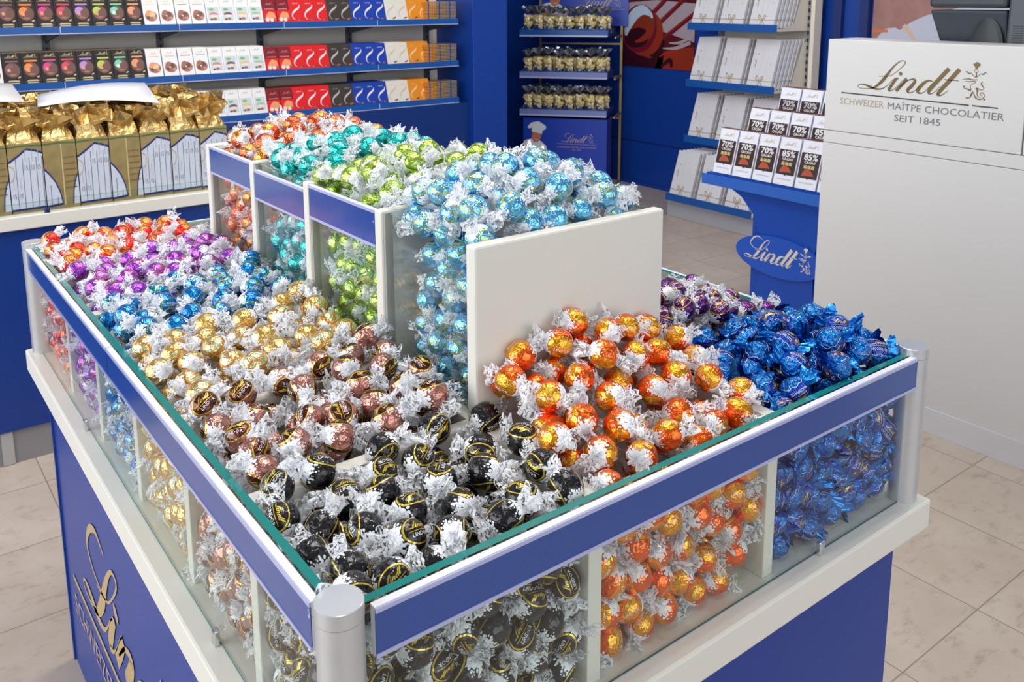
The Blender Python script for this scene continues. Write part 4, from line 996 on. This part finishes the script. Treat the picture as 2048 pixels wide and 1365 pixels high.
# the bags of gold pieces
GOLDBIT = add_noise(mat('gold_pieces', (0.92, 0.68, 0.28), 0.35, 0.15), 60, 0.3); PALEBIT = mat('pale_pieces', (0.85, 0.82, 0.74), 0.4)
NAVYL = mat('navy_label', (0.012, 0.045, 0.13), 0.2, coat=0.8); DARKFILM = mat('navy_film', (0.24, 0.27, 0.33), 0.16, 0.8)
def pouch(seed):
    rr = random.Random(seed); b = MB(); n = 20; rings = []
    for z, r in ((0, 0.036), (0.02, 0.040), (0.07, 0.041), (0.110, 0.036), (0.128, 0.024), (0.14, 0.012)):
        rings.append([(r * math.cos(2 * PI * j / n) * (1 + rr.uniform(-0.08, 0.08)), r * 0.8 * math.sin(2 * PI * j / n) * (1 + rr.uniform(-0.08, 0.08)), z) for j in range(n)])
    b.grid(rings, PLASTIC, True)
    main = b.mesh('pouch')
    b = MB()
    for q in range(34):                                # golden pieces inside
        a = rr.uniform(0, 6.28); r = 0.027 * math.sqrt(rr.random()); cx, cy, cz = r * math.cos(a), r * 0.75 * math.sin(a), rr.uniform(0.012, 0.116)
        M_ = Matrix.Rotation(rr.uniform(0, 3), 3, (rr.random(), rr.random(), 1)); h = 0.011; vs = [M_ @ Vector((sx * h, sy * h, sz * h * 0.7)) + Vector((cx, cy, cz)) for sz in (-1, 1) for sy in (-1, 1) for sx in (-1, 1)]
        b.add(vs, [(0, 2, 3, 1), (4, 5, 7, 6), (0, 1, 5, 4), (2, 6, 7, 3), (0, 4, 6, 2), (1, 3, 7, 5)], PALEBIT if q % 7 == 0 else GOLDBIT)
    fill = b.mesh('gold_filling')
    b = MB(); rings = []
    for i in range(5):
        t = i / 4; rings.append([(0.007 + (0.035 * t) * (1 + 0.5 * (-1) ** j) * 0.9, 0, 0) for j in range(n)])
        rings[-1] = [((0.008 + 0.030 * t * (1 + 0.35 * (-1) ** j)) * math.cos(2 * PI * j / n), (0.008 + 0.020 * t * (1 + 0.35 * (-1) ** j)) * math.sin(2 * PI * j / n), 0.138 + 0.036 * t * (1 + rr.uniform(-0.3, 0.3))) for j in range(n)]
    b.grid(rings, DARKFILM, True, smooth=False); top = b.mesh('twisted_top')
    b = MB(); rings = []
    for i in range(5):
        a = PI / 2 * i / 4
        rings.append([(0.026 * math.cos(t) * math.cos(a) , -0.0345 - 0.006 * math.sin(a), 0.030 + 0.030 * math.sin(t) * math.cos(a) * 0.9) for t in [PI * j / 10 for j in range(11)]])
    b.grid(rings, NAVYL, False); lab = b.mesh('label')
    return main, fill, top, lab
PO = [pouch(k) for k in range(4)]
MWr = rk.matrix_basis.copy()
bpy.context.view_layer.update(); MWr = rk.matrix_world.copy()
onames = ('first', 'second', 'third', 'fourth', 'fifth', 'sixth', 'seventh', 'eighth')
for k, z in enumerate(RZ):
    for r_ in range(3):
        for c_ in range(8):
            me = PO[R_.randrange(4)]
            o = put('chocolate_bag', me[0]); p = MWr @ Vector((-0.735 + c_ * 0.0885 + R_.uniform(-0.005, 0.005) + (0.03 if r_ == 1 else 0), FR + 0.052 + r_ * 0.085, z - 0.031))
            o.location = p; o.rotation_euler = (0, 0, rk.rotation_euler.z + R_.uniform(-0.15, 0.15)); o.scale = (1.12, 1.12, 1.22 + R_.uniform(-0.06, 0.06))
            for nm, q in zip(('gold_pieces', 'twisted_top', 'label'), me[1:]): put(nm, q, o)
            tag(o, ('clear bag of golden chocolates, %s from the left, front of %s rack shelf' % (onames[c_], SHN[k])) if r_ == 0 else 'clear bag of golden chocolates behind the front row, %s rack shelf' % SHN[k],
                'bag of chocolates', 'bags of golden chocolates on the %s rack shelf' % SHN[k])

# ---------------------------------------------------------------- posters on the right wall
def poster(name, label, y0, y1, z0, z1, x=5.118):
    m = MB(); m.box(x, 5.1295, min(y0, y1), max(y0, y1), z0, z1, mat(name + '_ground', (0.10, 0.010, 0.014), 0.3)); o = m.build(name); tag(o, label, 'poster'); return o
po = poster('chocolate_poster', 'poster of melted chocolate pouring over a fork, on the blue wall', 4.935, 4.10, 1.022, 1.78)
PX = lambda k: (lambda u, v: (5.1178 - 0.0004 * k, 4.935 - u * 0.835, 1.022 + v * 0.758))
m = MB()
PINK = mat('poster_pink_grey', (0.42, 0.34, 0.38), 0.3); MILK = mat('poster_milk', (0.24, 0.032, 0.012), 0.3); DEEP = mat('poster_deep', (0.035, 0.004, 0.012), 0.3)
GLOS = mat('poster_gloss', (0.50, 0.62, 0.76), 0.3); RUST = mat('poster_rust', (0.29, 0.032, 0.012), 0.3); WINE = mat('poster_wine', (0.16, 0.008, 0.02), 0.3)
poly(m, [(0, 0.42), (0.25, 0.48), (1, 0.30), (1, 0.70), (0.5, 0.735), (0, 0.70)], PX(1), PINK)
poly(m, [(0.0, 0), (0.6, 0), (0.62, 0.3), (0.3, 0.42), (0.0, 0.42)], PX(2), DEEP)
poly(m, [(0.5, 0), (1, 0), (1, 0.25), (0.75, 0.22), (0.55, 0.15)], PX(2), RUST)
for a in ((0.46, 0.60, 0.80, 0.90), (0.56, 0.50, 0.98, 0.84), (0.60, 0.32, 1.0, 0.60)):
    ribbon(m, [(a[0], a[1], 0.055), (a[2], a[3], 0.045)], PX(3), WINE, 1); ribbon(m, [(a[0], a[1] + 0.02, 0.018), (a[2], a[3] + 0.02, 0.018)], PX(4), MILK, 1)
for a in ((0.68, 0.28, 0.98, 0.36), (0.60, 0.22, 0.95, 0.30)): ribbon(m, [(a[0], a[1], 0.012), ((a[0] + a[2]) / 2, a[1] + 0.01, 0.035), (a[2], a[3], 0.05)], PX(4), PINK, 4)
disc(m, 0.34, 0.38, 0.26, 0.26, PX(5), RUST, 28); disc(m, 0.27, 0.42, 0.24, 0.27, PX(6), WINE, 28, -0.35); disc(m, 0.28, 0.46, 0.205, 0.22, PX(7), MILK, 28, -0.4); disc(m, 0.24, 0.32, 0.17, 0.11, PX(8), DEEP, 20, 0.2)
ribbon(m, [(0.085, 0.34, 0.03), (0.115, 0.45, 0.10), (0.20, 0.57, 0.125), (0.31, 0.625, 0.11), (0.41, 0.59, 0.06), (0.455, 0.54, 0.02)], PX(9), GLOS, 5)
ribbon(m, [(0.22, 0.27, 0.02), (0.36, 0.33, 0.07), (0.44, 0.44, 0.05)], PX(9), RUST, 4)
ribbon(m, [(0.34, 0.16, 0.05), (0.40, 0.12, 0.035), (0.46, 0.115, 0.01)], PX(8), MILK, 4)
ribbon(m, [(0.55, 0.12, 0.01), (0.66, 0.18, 0.03), (0.80, 0.17, 0.02)], PX(4), mat('poster_red', (0.45, 0.02, 0.02), 0.3), 4)
ribbon(m, [(0.58, 0.02, 0.03), (0.70, 0.10, 0.05), (0.72, 0.02, 0.03)], PX(5), DEEP, 4)
m.build('printed_picture', po)
p2 = poster('baking_poster', 'poster with white cloth and wooden stick on pinkish ground, above the logo counter', 2.585, 1.30, 1.25, 2.05)
PX2 = lambda k: (lambda u, v: (5.1178 - 0.0004 * k, 2.585 - (u if u == 1 else u * 0.62) * 1.285, 1.25 + v * 0.80))
m = MB(); poly(m, [(0, 0), (1, 0), (1, 1), (0, 1)], PX2(0), add_noise(mat('poster_clay', (0.34, 0.17, 0.15), 0.5), 12, 0.35))
poly(m, [(0, 0), (0.16, 0), (0.12, 0.22), (0, 0.22)], PX2(1), MATS['poster_clay'])
poly(m, [(0.05, 0), (0.05, 0.12), (0.12, 0.19), (0.20, 0.20), (0.24, 0.18), (0.32, 0.24), (0.45, 0.30), (0.7, 0.36), (1, 0.4), (1, 0)], PX2(2), mat('poster_cloth', (0.50, 0.52, 0.62), 0.6))
ribbon(m, [(0.27, 0.22, 0.035), (0.45, 0.02, 0.028)], PX2(3), mat('poster_wood', (0.62, 0.45, 0.33), 0.5), 1)
ribbon(m, [(0, 0.165, 0.03), (0.14, 0.17, 0.02)], PX2(3), mat('poster_orange', (0.60, 0.16, 0.06), 0.5), 1)
disc(m, 0.03, 0.06, 0.035, 0.05, PX2(4), PALEGOLD, 16); disc(m, 0.028, 0.06, 0.022, 0.034, PX2(5), PWHITE, 16)
m.build('printed_picture', p2)

# ---------------------------------------------------------------- white box rack
wr = empty('box_rack', (0, 0, 0)); tag(wr, 'freestanding rack with blue lipped shelves of white gift boxes against the blue wall', 'display rack')
YA, YB = 3.755, 2.985
m = MB(); m.box(5.02, 5.05, YB, YA, 0.1, 2.2, SHELFCREAM); m.build('back_panel', wr)
m = MB(); m.box(4.52, 5.05, YB - 0.10, YA + 0.03, 0.0, 0.14, mat('rack_plinth_grey', (0.40, 0.40, 0.44), 0.35)); m.build('plinth', wr, 0.003)
for y in (YA - 0.02, YB - 0.01):
    m = MB(); m.box(4.985, 5.02, y - 0.016, y + 0.016, 0.14, 2.2, UPRIGHT)
    for k in range(40): m.box(4.983, 4.985, y - 0.006, y + 0.006, 0.2 + k * 0.05, 0.225 + k * 0.05, BLACK)
    m.build('upright', wr)
m = MB(); m.box(4.97, 5.05, YB - 0.065, YB - 0.035, 0.14, 2.2, SHELFCREAM); m.build('side_strip', wr)
BZ = (1.422, 1.012, 0.600, 0.186)
WBOX = add_noise(mat('white_gift_box', (0.68, 0.67, 0.70), 0.5), 8, 0.04); TWINE = mat('twine', (0.42, 0.32, 0.20), 0.8); FAINT = mat('box_print', (0.45, 0.43, 0.44), 0.5)
gw, gh, gt = 0.200, 0.345, 0.022
def gbox():
    b = MB(); b.box(-gt, 0, -gw / 2, gw / 2, 0, gh, WBOX)
    F1 = lambda u, v: (-gt - 0.0006, (0.5 - u) * gw, v * gh); F2 = lambda u, v: (-gt - 0.0012, (0.5 - u) * gw, v * gh)
    logo(b, lambda u, v: F1(0.22 - v * 0.7, 0.36 + u * 0.50), SIGNTAN, k=2, line=False, crest=False, wmul=2.0)
    disc(b, 0.22, 0.70, 0.018, 0.012, F1, CHOC, 8); ribbon(b, [(0.42, 0.05, 0.006), (0.42, 0.98, 0.004)], F1, FAINT, 1); ribbon(b, [(0.62, 0.05, 0.003), (0.62, 0.98, 0.003)], F1, FAINT, 1)
    ribbon(b, [(0.80 + 0.045 * math.cos(t), 0.50 + 0.026 * math.sin(t), 0.006) for t in [2 * PI * q / 10 for q in range(11)]], F1, FAINT, 1)
    body = b.mesh('gift_box')
    b = MB(); F3 = lambda u, v: (-gt - 0.0022, (0.5 - u) * gw, v * gh)
    ribbon(b, [(0, 0.16, 0.008), (0.5, 0.155, 0.008), (1, 0.165, 0.008)], F3, TWINE, 2); ribbon(b, [(0, 0.168, 0.006), (1, 0.158, 0.006)], F3, TWINE, 1)
    b.box(-gt - 0.002, 0.0005, -gw / 2 - 0.0012, -gw / 2, 0.16 * gh, 0.16 * gh + 0.003, TWINE)
    def cord(pts): b.tube([F3(u, v) for u, v in pts], 0.0026, TWINE, 5)
    cord([(0.5, 0.16), (0.40, 0.24), (0.34, 0.27), (0.33, 0.20), (0.42, 0.16), (0.5, 0.16)])
    cord([(0.5, 0.16), (0.56, 0.26), (0.62, 0.25), (0.60, 0.19), (0.5, 0.16)])
    cord([(0.5, 0.16), (0.46, 0.08), (0.44, 0.04)]); cord([(0.5, 0.16), (0.58, 0.10), (0.62, 0.06)])
    return body, b.mesh('twine')
GBX = gbox()
for k, z in enumerate(BZ):
    xf = 4.65 if k < 3 else 4.47
    m = MB(); m.box(xf + 0.004, 5.02, YB, YA, z - 0.045, z - 0.030, SHELFCREAM)
    m.add([(xf + 0.05, YB - 0.001, z - 0.03), (5.0, YB - 0.001, z - 0.03), (5.0, YB - 0.001, z + 0.30), (4.94, YB - 0.001, z + 0.28), (4.83, YB - 0.001, z)], [(0, 1, 2, 3, 4)], SHELFCREAM)
    s_ = m.build('shelf', wr)
    m = MB(); m.box(xf - 0.004, xf + 0.004, YB, YA, z - 0.052, z, SHELFBLUE); m.build('price_rail', s_)
    for c_ in range(3):
        yc = YA - 0.118 - c_ * 0.256
        for d_ in range(7):
            o = put('gift_box', GBX[0]); o.location = (xf + 0.032 + d_ * 0.0365, yc - d_ * 0.004, z - 0.0295); o.rotation_euler = (0, 0.30, 0)
            put('twine', GBX[1], o)
            cn = ('left', 'middle', 'right')[c_]; sn = ('top', 'second', 'third', 'lowest')[k]
            tag(o, ('white gift box tied with twine, front of the %s column, %s rack shelf' if d_ == 0 else 'white gift box behind others in the %s column, %s rack shelf') % (cn, sn), 'gift box', 'white gift boxes, %s column of the %s rack shelf' % (cn, sn))

# ---------------------------------------------------------------- cocoa bar dispenser
dp = empty('bar_dispenser', (0, 0, 0)); tag(dp, 'blue cardboard stand with oval sign holding white cocoa bar cartons', 'display stand')
SB = mat('stand_blue', (0.004, 0.065, 0.42), 0.35); SB2 = mat('stand_shelf_blue', (0.03, 0.13, 0.52), 0.3)
prof = [(2.20, 0.668), (2.10, 0.620), (2.02, 0.54), (1.975, 0.44), (1.965, 0.34), (1.975, 0.22), (2.01, 0.10), (2.06, 0.0)]
m = MB(); yc = 1.82
Lp = prof + [(2 * yc - y, z) for y, z in prof[::-1]]
n = len(Lp); m.add([(3.235, y, z) for y, z in Lp] + [(3.255, y, z) for y, z in Lp], [tuple(range(n)), tuple(range(2 * n - 1, n - 1, -1))] + [(i, n + i, n + (i + 1) % n, (i + 1) % n) for i in range(n)], SB)
m.box(3.255, 3.50, 1.60, 2.04, 0, 0.66, SB); m.build('stand_column', dp)
m = MB(); m.box(3.19, 3.62, 1.33, 2.32, 0.662, 0.674, SB2); m.box(3.186, 3.192, 1.33, 2.32, 0.664, 0.716, SB2); sb = m.build('tray', dp)
for k in range(3):
    m = MB(); m.box(3.20 + 0.085 * k, 3.285 + 0.085 * k, 1.34, 2.30 - 0.115 * k, 0.674, 0.722 + 0.108 * k, SB); m.build('step', dp)
m = MB(); n = 48; ey, ez = 1.862, 0.362
E_ = [(ey + 0.250 * math.cos(2 * PI * i / n), ez + 0.100 * math.sin(2 * PI * i / n)) for i in range(n)]
m.add([(3.222, y, z) for y, z in E_] + [(3.234, y, z) for y, z in E_], [tuple(range(n)), tuple(range(2 * n - 1, n - 1, -1))] + [(i, n + i, n + (i + 1) % n, (i + 1) % n) for i in range(n)], mat('sign_blue', (0.010, 0.085, 0.50), 0.3))
og = m.build('oval_sign', dp)
m = MB(); logo(m, lambda u, v: (3.2212, 2.115 - u * 0.80, 0.305 + v * 0.95), SIGNWHITE, curl=True, line=False, k=4, wmul=1.25); m.build('lettering', og)
PACKW = mat('cocoa_carton', (0.74, 0.76, 0.84), 0.3); WIN = mat('cocoa_window', (0.035, 0.014, 0.016), 0.3); GCUBE = mat('print_gold_cubes', (0.50, 0.38, 0.16), 0.4); EMB = mat('print_ember', (0.55, 0.05, 0.015), 0.4)
cw_, chh, ct = 0.112, 0.232, 0.013
def cbar(pc):
    b = MB(); b.box(-ct, 0, -cw_ / 2, cw_ / 2, 0, chh, PACKW)
    f = lambda k: (lambda u, v: (-ct - 0.0005 * k, (0.5 - u) * cw_, v * chh))
    poly(b, [(0.04, 0.215), (0.96, 0.215), (0.96, 0.735), (0.04, 0.735)], f(1), WIN); poly(b, [(0.46, 0.216), (0.51, 0.185), (0.56, 0.216)], f(1), WIN)
    poly(b, [(0, 0.985), (1, 0.985), (1, 1), (0, 1)], f(1), CHOC)
    logo(b, lambda u, v: f(1)(0.10 + u * 1.25, 0.80 + v * 0.75), PALEGOLD, k=1, line=False, wmul=1.3)
    [text(b, pc, f(2), 0.175, PWHITE, cx=0.5 + q, cy=0.585 + q * 0.3, width=0.64, res=2) for q in (0, 0.012, 0.024)]; [text(b, 'CACAO', f(2), 0.080, PWHITE, cx=0.5 + q, cy=0.515, width=0.54, res=1) for q in (0, 0.012)]
    for x in (0.32, 0.50, 0.68): poly(b, [(x - 0.085, 0.415), (x + 0.07, 0.405), (x + 0.085, 0.475), (x - 0.06, 0.485)], f(3), GCUBE)
    poly(b, [(0.2, 0.26), (0.8, 0.28), (0.62, 0.38), (0.36, 0.40), (0.26, 0.34)], f(2), CHOC2); disc(b, 0.48, 0.34, 0.11, 0.055, f(3), EMB, 14)
    for v in (0.13, 0.115): ribbon(b, [(0.15, v, 0.008), (0.85, v, 0.008)], f(1), FAINT, 1)
    return b.mesh('cocoa_bar')
CB = {p_: cbar(p_) for p_ in ('70%', '85%')}
for k in range(3):
    row = [['70%', '70%', '70%', '85%', '85%', '85%'], ['70%', '70%', '70%', '85%', '85%'], ['70%', '70%', '70%', '85%']][k]
    for c_, pc in enumerate(row):
        for d_ in range(2):
            o = put('cocoa_bar', CB[pc]); o.location = (3.222 + 0.085 * k + d_ * 0.022, 2.212 - 0.115 * k - 0.122 * c_, 0.7235 + 0.108 * k); o.rotation_euler = (0, 0.26, 0)
            tn = ('lowest', 'middle', 'highest')[k]; cn = ('first', 'second', 'third', 'fourth', 'fifth', 'sixth', 'seventh')[c_]
            tag(o, ('white %s cocoa bar carton, %s from the left in the %s tier' if d_ == 0 else 'white %s cocoa bar carton tucked behind the %s one in the %s tier') % (pc, cn, tn), 'chocolate bar', 'cocoa bars in the %s tier of the blue stand' % tn)

# ---------------------------------------------------------------- the logo counter and the till
ct_ = empty('sales_counter', (0, 0, 0)); tag(ct_, 'tall cream counter front with gold script logo and metal skirting', 'counter')
CY0, CY1 = -1.2, 1.372
m = MB(); m.box(2.80, 2.99, 0.625, CY1, 1.088, 1.446, CREAM2); sgn = m.build('sign_board', ct_, 0.003)
m = MB(); m.box(2.80, 2.99, CY0, 0.620, 1.088, 1.446, CREAM2); m.build('sign_board', ct_, 0.003)
m = MB(); m.box(2.801, 2.99, CY0, CY1, 1.039, 1.086, CREAM2); m.build('trim_band', ct_, 0.0015)
m = MB(); m.box(2.80, 2.99, CY0, CY1, 0.098, 1.037, CREAM2); m.build('front_panel', ct_, 0.0015)
m = MB(); m.box(2.796, 2.99, CY0, CY1, 0.0, 0.098, SKIRT); m.build('skirting', ct_, 0.001)
m = MB(); m.box(2.99, 3.16, CY0, 1.30, 0.96, 1.0, CREAM2); m.box(2.99, 3.14, CY0, 1.28, 0, 0.96, CREAM2); m.build('work_top', ct_)
fs = lambda u, v: (2.7990, 1.305 - u, 1.240 + v)
m = MB(); logo(m, fs, SIGNGOLD, SIGNDARK, k=6, crestmat=SIGNGOLD); m.build('logo_lettering', sgn)
def slope(u): return v
m = MB(); text(m, 'SCHWEIZER', fs, 0.036, SIGNTAN, cx=0.090, cy=-0.043, width=0.182); text(m, 'MAÎTPE CHOCOLATIER', fs, 0.036, SIGNGREY, cx=0.406, cy=-0.044, width=0.42)
text(m, 'SEIT 1845', fs, 0.035, SIGNGREY, cx=0.315, cy=-0.086, width=0.175); m.build('caption', sgn)
tl = empty('till_monitor', (0, 0, 0)); tag(tl, 'dark grey till monitor seen from behind, over the logo counter', 'monitor')
TD = add_noise(mat('till_plastic', (0.030, 0.042, 0.052), 0.38), 60, 0.05)
m = MB(); m.box(2.995, 3.12, 0.80, 1.085, 1.568, 1.80, TD); m.build('screen_housing', tl, 0.014)
m = MB(); m.add([(3.0, 1.083, 1.560), (3.0, 0.80, 1.560), (3.03, 1.035, 1.40), (3.03, 0.80, 1.40), (3.12, 1.083, 1.560), (3.12, 0.80, 1.560), (3.12, 1.035, 1.40), (3.12, 0.80, 1.40)],
               [(0, 1, 3, 2), (4, 6, 7, 5), (0, 2, 6, 4), (1, 5, 7, 3), (2, 3, 7, 6), (0, 4, 5, 1)], TD); m.build('lower_housing', tl, 0.010)
m = MB(); rings = []
for i in range(13):
    a = PI * i / 12
    rings.append([(3.004 - 0.004 * q, 0.865 + (0.062 - 0.010 * q) * math.cos(a), 1.41 + (0.125 - 0.012 * q) * math.sin(a)) for q in (0, 1, 1.6)] + [(3.000, 0.865, 1.42)])
m.grid(rings, mat('till_recess', (0.018, 0.024, 0.030), 0.45), False); m.build('cable_hood', tl)
m = MB(); m.box(3.00, 3.13, 0.70, 0.797, 1.40, 1.84, mat('till_frame', (0.05, 0.06, 0.075), 0.3)); m.build('screen_frame', tl, 0.010)
m = MB()
for k in range(9): m.box(2.9985, 3.001, 0.74, 0.775, 1.44 + k * 0.008, 1.443 + k * 0.008, BLACK)
m.build('vent', tl)
m = MB(); m.box(3.05, 3.09, 0.90, 0.98, 1.0, 1.41, TD); m.box(3.01, 3.13, 0.86, 1.02, 1.0, 1.012, TD); m.build('stand', tl)
